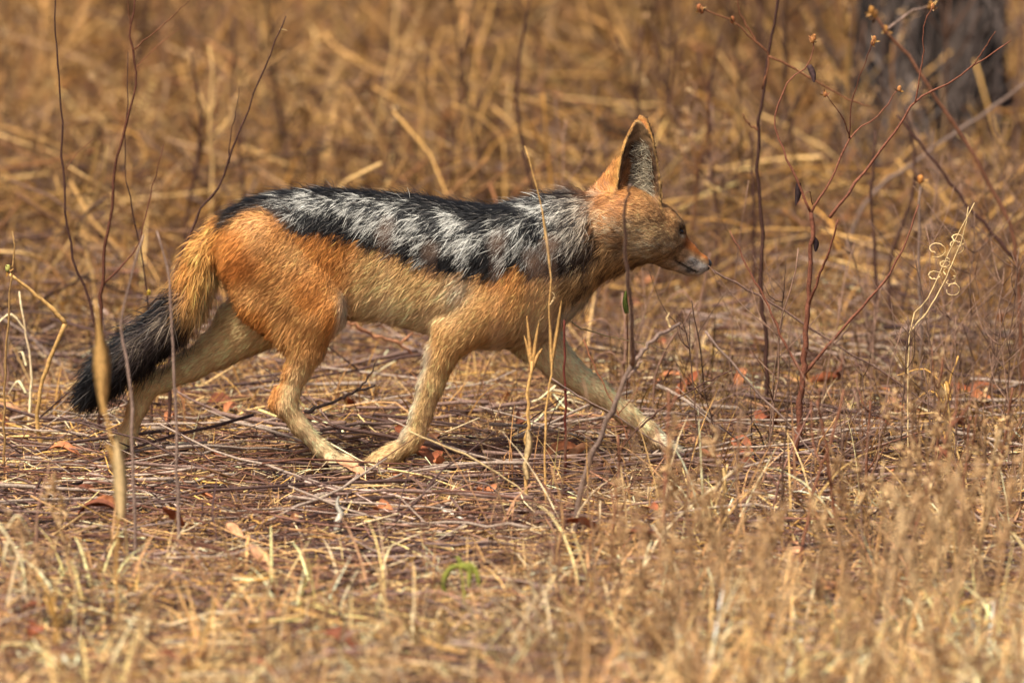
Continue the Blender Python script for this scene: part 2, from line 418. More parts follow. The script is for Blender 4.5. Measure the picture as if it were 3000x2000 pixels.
grass_object('dry_grass', specs, 'short bleached straw stubble in front of the jackal')

# ------------------------------------------------------------------ jackal: a signed-distance body, then fur
def XZ(px, py, Y=0.0):
    return at(px, py, Y)
YA = np.array([0, 1.0, 0])
prims = []      # dict(part, flow, fn, box, k, op)
def cone(part, A, ra, B, rb, sy=1.0, axis=YA, k=0.014, flow=None, op='+'):
    A = np.asarray(A, float); B = np.asarray(B, float); axis = np.asarray(axis, float)
    ab = B - A; L2 = max(float(ab @ ab), 1e-12)
    def fn(p):
        q = p - A
        if sy != 1.0:
            q = q + (q @ axis)[..., None] * axis * (1 / sy - 1)
            a2 = ab + (ab @ axis) * axis * (1 / sy - 1)
        else:
            a2 = ab
        l2 = max(float(a2 @ a2), 1e-12)
        h = np.clip((q @ a2) / l2, 0, 1)
        d = np.linalg.norm(q - h[..., None] * a2, axis=-1) - (ra + (rb - ra) * h)
        return d
    r = max(ra, rb)
    if flow is None: flow = ab / math.sqrt(L2) if L2 > 1e-8 else np.array([-1.0, 0, -0.3])
    prims.append(dict(part=part, flow=np.asarray(flow, float), fn=fn, lo=np.minimum(A, B) - r, hi=np.maximum(A, B) + r, k=k, op=op))
def chain(part, pts, sy=1.0, k=0.014, flow=None):
    """pts: (px,py,Y,radius_in_picture_units)"""
    for (a, b) in zip(pts[:-1], pts[1:]):
        cone(part, XZ(*a[:3]), a[3] * S, XZ(*b[:3]), b[3] * S, sy, YA, k, flow)

# torso: stations px, top, bottom, half width (m)
TS = np.array([(486, 545, 560, .008), (500, 512, 610, .026), (530, 484, 665, .043), (575, 461, 700, .056), (650, 445, 718, .066), (740, 438, 726, .056), (800, 441, 730, .047), (870, 446, 734, .048),
               (950, 454, 752, .060), (1050, 470, 785, .073), (1130, 479, 797, .075), (1200, 470, 792, .070), (1260, 462, 770, .060), (1310, 458, 725, .048), (1345, 470, 690, .036), (1370, 520, 620, .012)], float)
tx = np.array([XZ(a, 600)[0] for a in TS[:, 0]])
ttop = np.array([XZ(0, b)[2] for b in TS[:, 1]]); tbot = np.array([XZ(0, b)[2] for b in TS[:, 2]])
def torso_fn(p):
    x = p[..., 0]
    zt = np.interp(x, tx, ttop); zb = np.interp(x, tx, tbot); hw = np.interp(x, tx, TS[:, 3])
    zc = (zt + zb) / 2; hz = (zt - zb) / 2
    # widest part a little above the middle, flatter sides
    vz = (p[..., 2] - zc) / hz; vy = p[..., 1] / hw
    r = (np.abs(vz) ** 2.3 + np.abs(vy) ** 2.3) ** (1 / 2.3)
    d = (r - 1) * np.minimum(hz, hw) * 0.9
    ex = np.maximum(np.maximum(tx[0] - x, x - tx[-1]), 0)
    return np.maximum(d, 0) * (ex > 0) + np.where(ex > 0, ex, d)
prims.append(dict(part=0, flow=np.array([-0.92, 0, -0.36]), fn=torso_fn, lo=np.array([tx[0], -0.08, tbot.min()]), hi=np.array([tx[-1], 0.08, ttop.max()]), k=0.014, op='+'))
# neck and shoulder mass
cone(0, XZ(1240, 585), .072, XZ(1425, 528, 0.005), .060, 0.74, k=0.03, flow=(-0.82, 0, -0.57))
cone(0, XZ(1185, 560, -.044), .046, XZ(1150, 700, -.052), .048, 0.62, k=0.014, flow=(-0.75, 0, -0.66))
cone(0, XZ(1180, 560, .040), .048, XZ(1150, 700, .046), .046, 0.62, k=0.03, flow=(-0.75, 0, -0.66))
# near hind leg
hy = -0.046
chain(1, [(600, 572, hy, 84), (690, 668, hy, 76), (732, 712, hy - .004, 66)], 0.58, 0.007, flow=(-0.72, 0, -0.69))
chain(1, [(556, 600, hy, 52), (600, 690, hy, 50), (680, 770, hy, 46)], 0.52, 0.02, flow=(-0.6, 0, -0.8))
chain(1, [(722, 730, hy - .004, 56), (704, 800, hy, 40), (683, 852, hy, 28), (664, 902, hy, 23)], 0.66, 0.010, flow=(-0.35, 0, -0.94))
chain(1, [(664, 902, hy, 23), (654, 930, hy, 26), (688, 978, hy, 20), (738, 1030, hy, 18)], 0.8, 0.008)
cone(1, XZ(640, 900, hy), 14 * S, XZ(630, 924, hy), 15 * S, 0.8, k=0.008)
chain(1, [(738, 1030, hy, 18), (768, 1056, hy, 20)], 1.0, 0.008)
for i, dy in enumerate((-.019, -.007, .007, .019)):
    ex = (-22, -2, 8, -8)[i]; ey = (8, 0, -6, -8)[i]
    chain(1, [(758, 1050 + ey * .5, hy + dy * .8, 13), (790 + ex, 1060 + ey, hy + dy * 1.15, 11.5), (811 + ex, 1074 + ey, hy + dy * 1.15, 9.5)], 1.0, 0.002)
# far hind leg, stretched back
fy = 0.046
chain(2, [(600, 600, fy, 84), (640, 690, fy, 80), (560, 745, fy, 66)], 0.55, 0.02, flow=(-0.8, 0, -0.6))
chain(2, [(590, 735, fy, 70), (505, 798, fy, 43), (440, 838, fy, 32), (372, 876, fy, 24)], 0.66, 0.014)
chain(2, [(372, 876, fy, 24), (340, 885, fy, 27), (316, 935, fy, 22), (294, 995, fy, 19)], 0.8, 0.008)
cone(2, XZ(352, 860, fy), 14 * S, XZ(333, 868, fy), 14 * S, 0.8, k=0.008)
chain(2, [(294, 995, fy, 22), (276, 1030, fy, 23)], 1.0, 0.008)
for i, dy in enumerate((-.018, -.006, .006, .018)):
    chain(2, [(278, 1026, fy + dy * .7, 14), (272, 1056, fy + dy, 13), (284, 1076, fy + dy, 11)], 1.0, 0.004)
# near fore leg, pushing off
ny = -0.050
chain(3, [(1135, 690, ny - .004, 66), (1052, 765, ny - .002, 50)], 0.58, 0.010, flow=(-0.75, 0, -0.66))
chain(3, [(1040, 760, ny, 46), (1016, 815, ny, 34), (990, 885, ny, 28), (968, 950, ny, 24), (956, 996, ny, 22)], 0.72, 0.010)
chain(3, [(956, 996, ny, 22), (942, 1016, ny, 22), (902, 1042, ny, 22)], 0.85, 0.008)
cone(3, XZ(938, 988, ny), 9 * S, XZ(930, 996, ny), 9 * S, 1.0, k=0.006)
chain(3, [(902, 1042, ny, 22), (874, 1056, ny, 22)], 1.0, 0.008)
for i, dy in enumerate((-.018, -.006, .006, .018)):
    ex = (8, -2, -8, -4)[i]; ey = (4, 0, -4, -6)[i]
    chain(3, [(880, 1048 + ey, ny + dy * .8, 13), (860 + ex, 1064 + ey, ny + dy * 1.15, 12), (864 + ex, 1087 + ey, ny + dy * 1.15, 9.5)], 1.0, 0.002)
# far fore leg, reaching forward
qy = 0.045
chain(4, [(1180, 680, qy - .004, 66), (1225, 770, qy, 60)], 0.55, 0.02, flow=(-0.2, 0, -0.97))
chain(4, [(1228, 765, qy, 56), (1290, 842, qy, 38), (1370, 900, qy, 28), (1440, 952, qy, 22), (1484, 984, qy, 20)], 0.72, 0.012)
chain(4, [(1484, 984, qy, 20), (1516, 1016, qy, 19)], 0.9, 0.008)
for i, dy in enumerate((-.018, -.006, .006, .018)):
    chain(4, [(1512, 1014, qy + dy * .7, 14), (1538, 1026, qy + dy, 12), (1556, 1034, qy + dy, 10)], 1.0, 0.004)
# tail
TAILP = [(512, 528, 0, 30), (478, 575, 0, 33), (458, 630, 0, 34), (434, 690, 0, 36), (388, 745, 0, 36), (318, 802, 0, 36), (255, 852, 0, 32), (214, 896, 0, 20)]
chain(5, TAILP, 0.85, 0.006)

# head frame
PSI, TH = math.radians(30), math.radians(27)
HF = np.array([math.cos(TH) * math.cos(PSI), math.cos(TH) * math.sin(PSI), -math.sin(TH)])
HU = np.array([math.sin(TH) * math.cos(PSI), math.sin(TH) * math.sin(PSI), math.cos(TH)])
HR = np.array([math.sin(PSI), -math.cos(PSI), 0])
HO = XZ(1496, 536, 0.02)
def H(u, v, wv=0.0):
    return HO + (HF * u + HU * v + HR * wv) * 0.001
def hcone(A, ra, B, rb, sy=1.0, k=0.010, op='+', flow=None):
    cone(6, H(*A), ra * .001, H(*B), rb * .001, sy, HR, k, -HF * 0.9 - HU * 0.25 if flow is None else flow, op)
hcone((-36, 6), 44, (6, 8), 39, 0.98, 0.016)
hcone((-60, -6), 48, (-30, -4), 44, 0.95, 0.02)
hcone((6, 8), 37, (34, 6), 27, 0.95, 0.012)
for sg in (-1, 1):
    hcone((12, 26, 15 * sg), 14, (32, 26, 15 * sg), 9, 1, 0.010)
    hcone((-18, -18, 22 * sg), 28, (12, -10, 20 * sg), 21, 1, 0.014)
    hcone((10, 0, 24 * sg), 14, (32, 2, 17 * sg), 10, 1, 0.010)
hcone((30, 0), 25, (70, -4), 17.5, 0.88, 0.012)
hcone((66, -3), 19, (102, -8), 15.0, 0.88, 0.010)
hcone((58, -11, 0), 17, (99, -15, 0), 12.5, 1.0, 0.008)
hcone((-6, -24), 22, (50, -24), 13, 1.1, 0.012)
hcone((46, -24), 14, (88, -25), 9.5, 0.95, 0.008)
hcone((106, -4), 10.5, (111, -6), 9.5, 1.1, 0.006)
# mouth groove
for sg in (-1, 1):
    hcone((48, -22.5, 16 * sg), 1.7, (100, -23.5, 10 * sg), 1.7, 1, 0.004, '-')
    hcone((33, 21, 23.5 * sg), 5.5, (36, 20.5, 22.5 * sg), 5.0, 1, 0.006, '-')

# folds: flank before the thigh, behind the shoulder, thigh against tail root
for sg in (-1, 1):
    for (A, B, r) in [((744, 540, .066), (776, 592, .066), .004), ((776, 592, .066), (803, 655, .062), .006), ((803, 655, .062), (806, 720, .052), .008), ((1008, 742, .070), (1060, 700, .076), .004), ((1060, 700, .076), (1092, 650, .078), .003)]:
        cone(0, XZ(A[0], A[1], A[2] * sg), r, XZ(B[0], B[1], B[2] * sg), r, 1.0, k=0.010, op='-')
# ears: thin cupped shells
def ear(part, base, tip, cdir):
    base = np.asarray(base); tip = np.asarray(tip); A = tip - base; L = np.linalg.norm(A); A /= L
    Cn = np.asarray(cdir, float); Cn = Cn - A * (Cn @ A); Cn /= np.linalg.norm(Cn)
    Bn = np.cross(A, Cn)
    ta = np.array([-.15, 0, .15, .35, .55, .72, .86, .95, 1.0]); tb = np.array([.036, .038, .0375, .0345, .030, .0235, .0155, .009, .0035])
    td = np.array([.030, .030, .028, .024, .019, .014, .009, .006, .004])
    def loc(p):
        q = p - base; return q @ A, q @ Bn, q @ Cn
    def fn(p):
        a, b, c = loc(p); t = a / L
        Bh = np.interp(t, ta, tb); dp = np.interp(t, ta, td)
        r = np.clip(np.abs(b) / Bh, 0, 1.3)
        cs = -dp * (1 - r ** 2)
        th = 0.0042
        slope = 2 * dp * np.abs(b) / Bh ** 2
        d1 = np.abs(c - cs) / np.sqrt(1 + np.minimum(slope, 2.5) ** 2) - th
        d2 = np.abs(b) - Bh
        d3 = np.maximum(a - L, -0.15 * L - a)
        return np.maximum(np.maximum(d1, d2), d3)
    pts = np.stack([base - A * .02 + s * Bn * .04 + u * Cn * .035 for s in (-1, 1) for u in (-1, .3)] + [tip + s * Bn * .012 + u * Cn * .012 for s in (-1, 1) for u in (-1, 1)])
    prims.append(dict(part=part, flow=A, fn=fn, lo=pts.min(0), hi=pts.max(0), k=0.005, op='+'))
    return dict(loc=loc, A=A, B=Bn, C=Cn, L=L, base=base, tip=tip, ta=ta, tb=tb, td=td)
YH = HO[1]
EAR_N = ear(7, XZ(1466, 462, YH - .030), XZ(1466, 278, YH - .036), (0.30, -0.95, 0.06))
EAR_F = ear(8, XZ(1460, 458, YH + .036), XZ(1478, 268, YH + .046), (0.55, 0.83, 0.05))
cone(6, XZ(1398, 452, YH - .010), .026, XZ(1424, 385, YH - .022), .012, 0.8, k=0.012, flow=(0.1, 0, 1.0))

def smin(a, b, k):
    h = np.clip(0.5 + 0.5 * (b - a) / k, 0, 1); return b * (1 - h) + a * h - k * h * (1 - h)
def build_sdf(h):
    lo = np.min([q['lo'] for q in prims], 0) - 0.02; hi = np.max([q['hi'] for q in prims], 0) + 0.02
    n = np.ceil((hi - lo) / h).astype(int) + 1
    D = np.full(n, 0.05, np.float32)
    ax = [lo[i] + h * np.arange(n[i]) for i in range(3)]
    for q in prims:
        pad = 0.03
        s = [slice(max(0, int((q['lo'][i] - pad - lo[i]) / h)), min(n[i], int((q['hi'][i] + pad - lo[i]) / h) + 2)) for i in range(3)]
        G = np.stack(np.meshgrid(ax[0][s[0]], ax[1][s[1]], ax[2][s[2]], indexing='ij'), -1)
        d = q['fn'](G).astype(np.float32); sub = D[s[0], s[1], s[2]]
        if q['op'] == '+': D[s[0], s[1], s[2]] = smin(sub, d, q['k'])
        else: D[s[0], s[1], s[2]] = -smin(-sub, d, q['k'])
    return D, lo
def surface_nets(D, lo, h):
    n = np.array(D.shape); ins = D < 0
    cnt = np.zeros(n - 1, np.int8)
    for a in (0, 1):
        for b in (0, 1):
            for c in (0, 1):
                cnt += ins[a:n[0] - 1 + a, b:n[1] - 1 + b, c:n[2] - 1 + c]
    act = (cnt > 0) & (cnt < 8); cells = np.argwhere(act); idx = np.full(n - 1, -1, np.int64); idx[act] = np.arange(len(cells))
    acc = np.zeros((len(cells), 3)); num = np.zeros(len(cells))
    corners = [(a, b, c) for a in (0, 1) for b in (0, 1) for c in (0, 1)]
    val = {o: D[cells[:, 0] + o[0], cells[:, 1] + o[1], cells[:, 2] + o[2]].astype(float) for o in corners}
    for o in corners:
        for d in range(3):
            if o[d] == 0:
                e = list(o); e[d] = 1; e = tuple(e); v0, v1 = val[o], val[e]; m = (v0 < 0) != (v1 < 0)
                t = np.where(m, v0 / np.where(m, v0 - v1, 1), 0)
                p = np.tile(np.array(o, float), (len(cells), 1)); p[:, d] = t
                acc += p * m[:, None]; num += m
    V = lo + h * (cells + acc / num[:, None])
    quads = []
    for d in range(3):
        a, b = [(1, 2), (2, 0), (0, 1)][d]
        s0 = [slice(1, n[i] - 1) for i in range(3)]; s0[d] = slice(0, n[d] - 1); s1 = list(s0); s1[d] = slice(1, n[d])
        A = ins[tuple(s0)]; Bq = ins[tuple(s1)]
        e = np.argwhere(A != Bq); off = np.array([1 if i != d else 0 for i in range(3)]); g = e + off
        flip = A[e[:, 0], e[:, 1], e[:, 2]]
        ua = np.zeros(3, int); ua[a] = 1; ub = np.zeros(3, int); ub[b] = 1
        def I(q): return idx[q[:, 0], q[:, 1], q[:, 2]]
        q = np.stack([I(g - ua - ub), I(g - ub), I(g), I(g - ua)], -1)
        q[~flip] = q[~flip][:, ::-1]
        quads.append(q)
    return V, np.concatenate(quads)
HVOX = 0.003
D_, lo_ = build_sdf(HVOX)
BV, BQ = surface_nets(D_, lo_, HVOX)
# light smoothing
def smooth(V, Q, it):
    e = np.concatenate([Q[:, [0, 1]], Q[:, [1, 2]], Q[:, [2, 3]], Q[:, [3, 0]]])
    deg = np.bincount(e[:, 0], minlength=len(V)) + np.bincount(e[:, 1], minlength=len(V))
    for k in range(it):
        acc = np.zeros_like(V)
        for i in range(3):
            acc[:, i] = np.bincount(e[:, 0], V[e[:, 1], i], len(V)) + np.bincount(e[:, 1], V[e[:, 0], i], len(V))
        V = V + 0.5 * (acc / deg[:, None] - V)
    return V
BV = smooth(BV, BQ, 3)
def mesh_normals(V, Q):
    fn = np.cross(V[Q[:, 2]] - V[Q[:, 0]], V[Q[:, 3]] - V[Q[:, 1]]); N = np.zeros_like(V)
    for k in range(4):
        for i in range(3):
            N[:, i] += np.bincount(Q[:, k], fn[:, i], len(V))
    return norm(N)
BN = mesh_normals(BV, BQ)

# ---- what each surface point belongs to, and which way its hair runs
NP = 9
def part_weights(P):
    d = np.full((len(P), NP), 1.0); fl = np.zeros((len(P), 3)); sw = np.zeros(len(P))
    for q in prims:
        if q['op'] == '-': continue
        m = np.all((P > q['lo'] - .04) & (P < q['hi'] + .04), axis=1)
        if not m.any(): continue
        dd = q['fn'](P[m]); d[m, q['part']] = np.minimum(d[m, q['part']], dd)
        ww = np.exp(-np.clip(dd, -.01, 1) / .007); fl[m] += ww[:, None] * q['flow']; sw[m] += ww
    W = np.exp(-(d - d.min(1, keepdims=True)) / .0045); W /= W.sum(1, keepdims=True)
    return W, norm(fl / np.maximum(sw, 1e-9)[:, None])
def to_px(P):
    """the animal's own side-view coordinates"""
    return 1176 + P[:, 0] / S, 784 - (P[:, 2] - ZT) * math.cos(PITCH) / S
def mixc(a, b, t):
    return a * (1 - t[:, None]) + b * t[:, None]
C_ORANGE = lin((222, 142, 70)); C_RUST = lin((200, 114, 52)); C_TAN = lin((238, 188, 124)); C_CREAM = lin((246, 212, 164)); C_PALE = lin((236, 218, 188))
C_BLACK = lin((22, 19, 19)); C_WHITE = lin((218, 213, 200)); C_GREYB = lin((134, 104, 74)); C_DKB = lin((74, 52, 36)); C_YEL = lin((236, 176, 98))
SADX = np.array([470, 490, 520, 545, 562, 600, 640, 740, 830, 900, 960, 1030, 1060, 1100, 1135, 1160, 1200, 1240, 1280, 1330, 1380, 1420, 1450])
SADY = np.array([498, 503, 514, 522, 506, 503, 506, 520, 541, 561, 580, 599, 604, 616, 624, 604, 596, 606, 612, 596, 560, 500, 440])
def blob(x, y, cx, cy, rx, ry, ang):
    a = math.radians(ang); dx, dy = x - cx, y - cy; u = dx * math.cos(a) + dy * math.sin(a); v = -dx * math.sin(a) + dy * math.cos(a)
    return np.exp(-((u / rx) ** 2 + (v / ry) ** 2))
def coat(P, Nn):
    """root colour, tip colour, length(m), lift, saddle mask for points on the coat"""
    n = len(P); x, y = to_px(P); W, flow = part_weights(P)
    p3 = np.stack([x, y, np.sign(P[:, 1]) * 400], -1)
    one = np.ones(n); nz = vnoise(p3 / 60.0, 11); nz2 = vnoise(p3 / 22.0, 12); nz3 = vnoise(p3 / 9.0, 13)
    # streak coordinates along the lie of the hair
    u = -0.86 * x + 0.50 * y; v = 0.50 * x + 0.86 * y
    st = vnoise(np.stack([u / 30, v / 8.0, p3[:, 2]], -1), 21); st2 = vnoise(np.stack([u / 60, v / 22, p3[:, 2]], -1), 22)
    # ---------- torso
    low = np.interp(x, [480, 800, 900, 1000, 1100, 1200, 1300], [720, 735, 742, 760, 790, 790, 730])
    top = np.interp(x, SADX, SADY); tv = np.clip((y - top) / (low - top), 0, 1.2)
    t_or = np.clip(sstep(880, 760, x) + 0.55 * blob(x, y, 1150, 700, 110, 90, 0) + 0.35 * blob(x, y, 1180, 620, 60, 60, 0), 0, 1)
    c = mixc(np.tile(C_TAN, (n, 1)), np.tile(C_ORANGE, (n, 1)), np.clip(t_or + 0.35 * sstep(.35, 0, tv), 0, 1))
    c = mixc(c, np.tile(C_CREAM * .9, (n, 1)), sstep(.35, 1.0, tv) * (0.65 + .3 * nz) * (1 - .6 * t_or))
    neck = sstep(1230, 1330, x)
    c = mixc(c, mixc(np.tile(lin((204, 160, 104)), (n, 1)), np.tile(C_DKB, (n, 1)), sstep(.52, .75, vnoise(np.stack([x / 6, y / 22, p3[:, 2]], -1), 31)) * .9), neck)
    c = mixc(c, np.tile(C_PALE, (n, 1)), neck * sstep(.8, 1.05, (y - 560) / np.interp(x, [1230, 1300, 1440], [215, 150, 60])) * .8)
    c = mixc(c, np.tile(lin((190, 122, 64)), (n, 1)), sstep(1365, 1400, x) * sstep(520, 450, y) * .8)
    c = mixc(c, np.tile(C_PALE, (n, 1)), .8 * blob(x, y, 1060, 640, 34, 60, 12) * (.4 + .6 * st))
    c = mixc(c, np.tile(C_PALE, (n, 1)), .7 * blob(x, y, 1300, 590, 55, 22, -15) * (.4 + .6 * st))
    # saddle
    edge = top + (nz3 - .5) * 24 + (st - .5) * 24
    sad = sstep(5, -5, y - edge) * sstep(484, 494, x) * sstep(1440, 1395, x + (nz2 - .5) * 60)
    depth = edge - y
    white = np.interp(x, [480, 540, 640, 800, 950, 1100, 1200, 1320, 1400], [.06, .20, .38, .48, .52, .50, .53, .53, .48])
    white = white * sstep(12, 46, depth + (st2 - .5) * 26)
    white = white + .28 * blob(x, y, 1065, 560, 42, 60, 10) + .18 * blob(x, y, 950, 530, 40, 30, 20) + .2 * blob(x, y, 1180, 580, 40, 40, 0)
    for (bx, by, rx, ry, an, s_) in [(1008, 545, 16, 62, -6, .6), (1040, 590, 22, 22, 0, .8), (1108, 505, 22, 36, -20, .5), (1125, 592, 16, 36, -14, 1.0), (1150, 520, 40, 14, 20, .4), (1272, 585, 18, 16, 0, .8),
                                     (1255, 540, 30, 20, 20, .4), (1050, 470, 90, 10, 8, .45), (820, 440, 120, 10, 4, .5), (560, 500, 60, 30, -15, .5), (1100, 478, 30, 16, 0, .8)]:
        white = white - s_ * blob(x, y, bx, by, rx, ry, an)
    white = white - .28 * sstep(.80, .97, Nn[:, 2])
    u2 = u + 6 * (nz2 - .5); v2 = v + 5 * (nz2 - .5)
    stf = vnoise(np.stack([u2 / 9, v2 / 4.6, p3[:, 2]], -1), 23); sth = vnoise(np.stack([u / 4, v / 2.5, p3[:, 2]], -1), 24); stm = vnoise(np.stack([u2 / 26, v2 / 12.0, p3[:, 2]], -1), 25)
    sv = .22 * stm + .66 * stf + .12 * st2 + .32 * (sth - .5)
    thr = .53 + .55 * (.5 - white)
    wm = sstep(thr - .05, thr + .05, sv) * (white > .02)
    wm = np.clip(wm, 0, 1)
    warmw = mixc(np.tile(C_WHITE, (n, 1)), np.tile(lin((206, 180, 146)), (n, 1)), sstep(1230, 1380, x) * .75)
    warmb = mixc(np.tile(C_BLACK, (n, 1)), np.tile(lin((70, 52, 40)), (n, 1)), sstep(1230, 1380, x) * .8)
    sc = mixc(warmb, warmw, wm)
    c0 = mixc(c, sc, sad); len0 = .018 + .006 * sad + .004 * neck
    # ---------- near hind
    ch = np.tile(C_ORANGE, (n, 1)); ch = mixc(ch, np.tile(C_TAN, (n, 1)), sstep(.35, .7, nz) * .35)
    ch = mixc(ch, np.tile(C_RUST, (n, 1)), blob(x, y, 560, 590, 60, 40, -30) * .6)
    ch = mixc(ch, np.tile(C_TAN, (n, 1)), blob(x, y, 690, 560, 70, 50, 20) * .6)
    ch = mixc(ch, np.tile(C_PALE, (n, 1)), sstep(0, 26, x - np.interp(y, [600, 650, 720, 780, 820, 870, 930], [800, 772, 770, 745, 722, 694, 676])) * sstep(560, 640, y) * .75)
    lowl = sstep(800, 900, y)
    rear = sstep(16, -14, x - np.interp(y, [780, 850, 900, 930, 980, 1040], [670, 664, 646, 635, 665, 715]))
    ch = mixc(ch, mixc(np.tile(lin((246, 206, 150)), (n, 1)), np.tile(C_ORANGE, (n, 1)), np.clip(rear * .8 + .15 * nz, 0, 1)), sstep(770, 880, y) * .85)
    ch = mixc(ch, np.tile(C_CREAM, (n, 1)), sstep(1010, 1060, y) * .8)
    ch = mixc(ch, np.tile(lin((44, 34, 30)), (n, 1)), np.clip(1.1 * blob(x, y, 775, 1076, 26, 8, 12), 0, 1))
    inner = sstep(-.015, .01, P[:, 1]); ch = mixc(ch, np.tile(C_CREAM, (n, 1)), inner * sstep(680, 740, y))
    # ---------- far hind (inner side shows)
    cf = np.tile(lin((252, 204, 142)), (n, 1)); cf = mixc(cf, np.tile(lin((224, 176, 122)), (n, 1)), nz * .5)
    cf = mixc(cf, np.tile(C_ORANGE, (n, 1)), sstep(.03, .06, P[:, 1]) * sstep(900, 800, y))
    rear2 = sstep(10, -12, x - np.interp(y, [850, 880, 930, 1000], [352, 322, 300, 282]))
    cf = mixc(cf, np.tile(C_ORANGE, (n, 1)), rear2 * .7 * sstep(850, 870, y) * sstep(1010, 980, y))
    # ---------- near fore
    cn = np.tile(lin((238, 190, 126)), (n, 1)); cn = mixc(cn, np.tile(C_ORANGE, (n, 1)), sstep(900, 780, y) * .4)
    cn = mixc(cn, np.tile(C_PALE, (n, 1)), sstep(12, -14, x - np.interp(y, [740, 800, 900, 960, 1000], [990, 992, 960, 944, 934])) * sstep(1010, 990, y) * .85)
    cn = mixc(cn, np.tile(lin((222, 180, 126)), (n, 1)), sstep(950, 1030, y) * .7)
    cn = mixc(cn, np.tile(lin((60, 46, 40)), (n, 1)), .8 * blob(x, y, 845, 1070, 12, 16, 0) + .7 * blob(x, y, 930, 998, 9, 9, 0))
    # ---------- far fore
    cq = np.tile(lin((252, 212, 156)), (n, 1)); cq = mixc(cq, np.tile(lin((208, 168, 122)), (n, 1)), sstep(0, 40, y - np.interp(x, [1260, 1360, 1480], [840, 895, 975])) * .7)
    cq = mixc(cq, np.tile(C_PALE, (n, 1)), sstep(1490, 1530, x) * .7)
    # ---------- tail
    tp = np.array([XZ(a, b)[[0, 2]] for a, b, _, _ in TAILP]); seg = np.linalg.norm(np.diff(tp, axis=0), axis=1); cum = np.concatenate([[0], np.cumsum(seg)]) / seg.sum()
    best = np.full(n, 9.); ta = np.zeros(n); tsn = np.zeros(n)
    for i in range(len(tp) - 1):
        a, b = tp[i], tp[i + 1]; q = P[:, [0, 2]] - a; e = b - a; hh = np.clip(q @ e / (e @ e), 0, 1); rr = q - hh[:, None] * e; dd = np.linalg.norm(rr, axis=1)
        m = dd < best; best[m] = dd[m]; ta[m] = (cum[i] + hh * (cum[i + 1] - cum[i]))[m]; tsn[m] = ((e[0] * q[:, 1] - e[1] * q[:, 0]) / np.linalg.norm(e))[m] / .022
    # tsn > 0 : lower/front side ; < 0 : upper/back side
    stt = vnoise(np.stack([ta * 60, tsn * 5, p3[:, 2]], -1), 41)
    ct = mixc(np.tile(C_YEL, (n, 1)), np.tile(C_ORANGE, (n, 1)), sstep(.2, .8, nz2) * .5 + .3 * sstep(.0, -.9, tsn))
    ct = mixc(ct, np.tile(C_CREAM, (n, 1)), sstep(.35, .9, tsn) * sstep(.08, .16, ta) * .5)
    griz = mixc(np.tile(lin((62, 50, 46)), (n, 1)), np.tile(lin((140, 122, 102)), (n, 1)), sstep(.48, .85, stt) * sstep(.95, .1, np.abs(tsn + .25)) * .9)
    griz = mixc(griz, np.tile(C_BLACK, (n, 1)), np.clip(sstep(.15, .75, tsn) + sstep(-.62, -.9, tsn), 0, 1))
    ct = mixc(ct, griz, sstep(.30, .43, ta + (nz2 - .5) * .08 - .06 * tsn))
    ct = mixc(ct, np.tile(C_BLACK, (n, 1)), np.clip(sstep(.68, .80, ta + (nz2 - .5) * .12), 0, 1))
    # ---------- head
    q = (P - HO) * 1000; hu, hv, hw = q @ HF, q @ HU, q @ HR; ah = np.abs(hw)
    g1 = vnoise(q / 5.0, 51); g2 = vnoise(q / 12.0, 52)
    gs = vnoise(np.stack([hu / 9, hv / 2.6, hw / 4], -1), 54)
    cd = mixc(np.tile(lin((206, 160, 108)), (n, 1)), np.tile(lin((88, 62, 44)), (n, 1)), np.clip(sstep(.45, .8, g1) * .4 + sstep(.55, .75, gs) * .55, 0, .85))
    cd = mixc(cd, np.tile(lin((196, 130, 72)), (n, 1)), sstep(30, 10, hu) * sstep(4, 26, hv) * .45)
    cd = mixc(cd, np.tile(lin((192, 122, 62)), (n, 1)), np.clip(sstep(1452, 1400, x) * sstep(600, 480, y) + .6 * sstep(1500, 1440, x) * sstep(520, 470, y), 0, .9))       # behind ears, crown
    cd = mixc(cd, np.tile(lin((226, 196, 156)), (n, 1)), sstep(10, -18, hv) * sstep(50, 10, hu) * (.1 + .75 * sstep(.4, .75, vnoise(np.stack([hu / 8, hv / 2.4, hw / 4], -1), 55))))             # grey cheeks
    cd = mixc(cd, np.tile(lin((186, 106, 48)), (n, 1)), sstep(38, 56, hu) * sstep(-3, 6, hv) * .9)                         # muzzle bridge
    cd = mixc(cd, np.tile(lin((182, 142, 104)), (n, 1)), sstep(46, 60, hu) * sstep(4, -6, hv) * .8)
    cd = mixc(cd, np.tile(lin((236, 226, 208)), (n, 1)), sstep(68, 82, hu - .4 * hv) * sstep(-2, -9, hv + .04 * (hu - 80)) * .9)    # white lips
    spots = sstep(.62, .75, vnoise(q / 3.0, 53)) * sstep(70, 82, hu) * sstep(2, -8, hv) * sstep(-26, -16, hv)
    cd = mixc(cd, np.tile(C_DKB, (n, 1)), spots * .7)
    cd = mixc(cd, np.tile(lin((36, 30, 28)), (n, 1)), sstep(3.0, 1.2, np.abs(hv + 23)) * sstep(46, 56, hu) * sstep(104, 98, hu) * .95)   # mouth line
    cd = mixc(cd, np.tile(lin((176, 146, 112)), (n, 1)), sstep(-22, -28, hv) * sstep(20, 40, hu) * .7)
    cd = mixc(cd, np.tile(lin((30, 24, 22)), (n, 1)), .95 * blob(hu, hv, 84, -27, 8, 4, 0) + .8 * blob(hu, hv, 50, -20, 6, 3.5, -30))
    cd = mixc(cd, np.tile(lin((96, 62, 38)), (n, 1)), .75 * blob(x, y, 1424, 540, 14, 60, 4) * (.4 + .6 * g1))
    e = np.sqrt((hu - 34) ** 2 + (1.5 * (hv - 21)) ** 2 + ((ah - 22) * .8) ** 2)
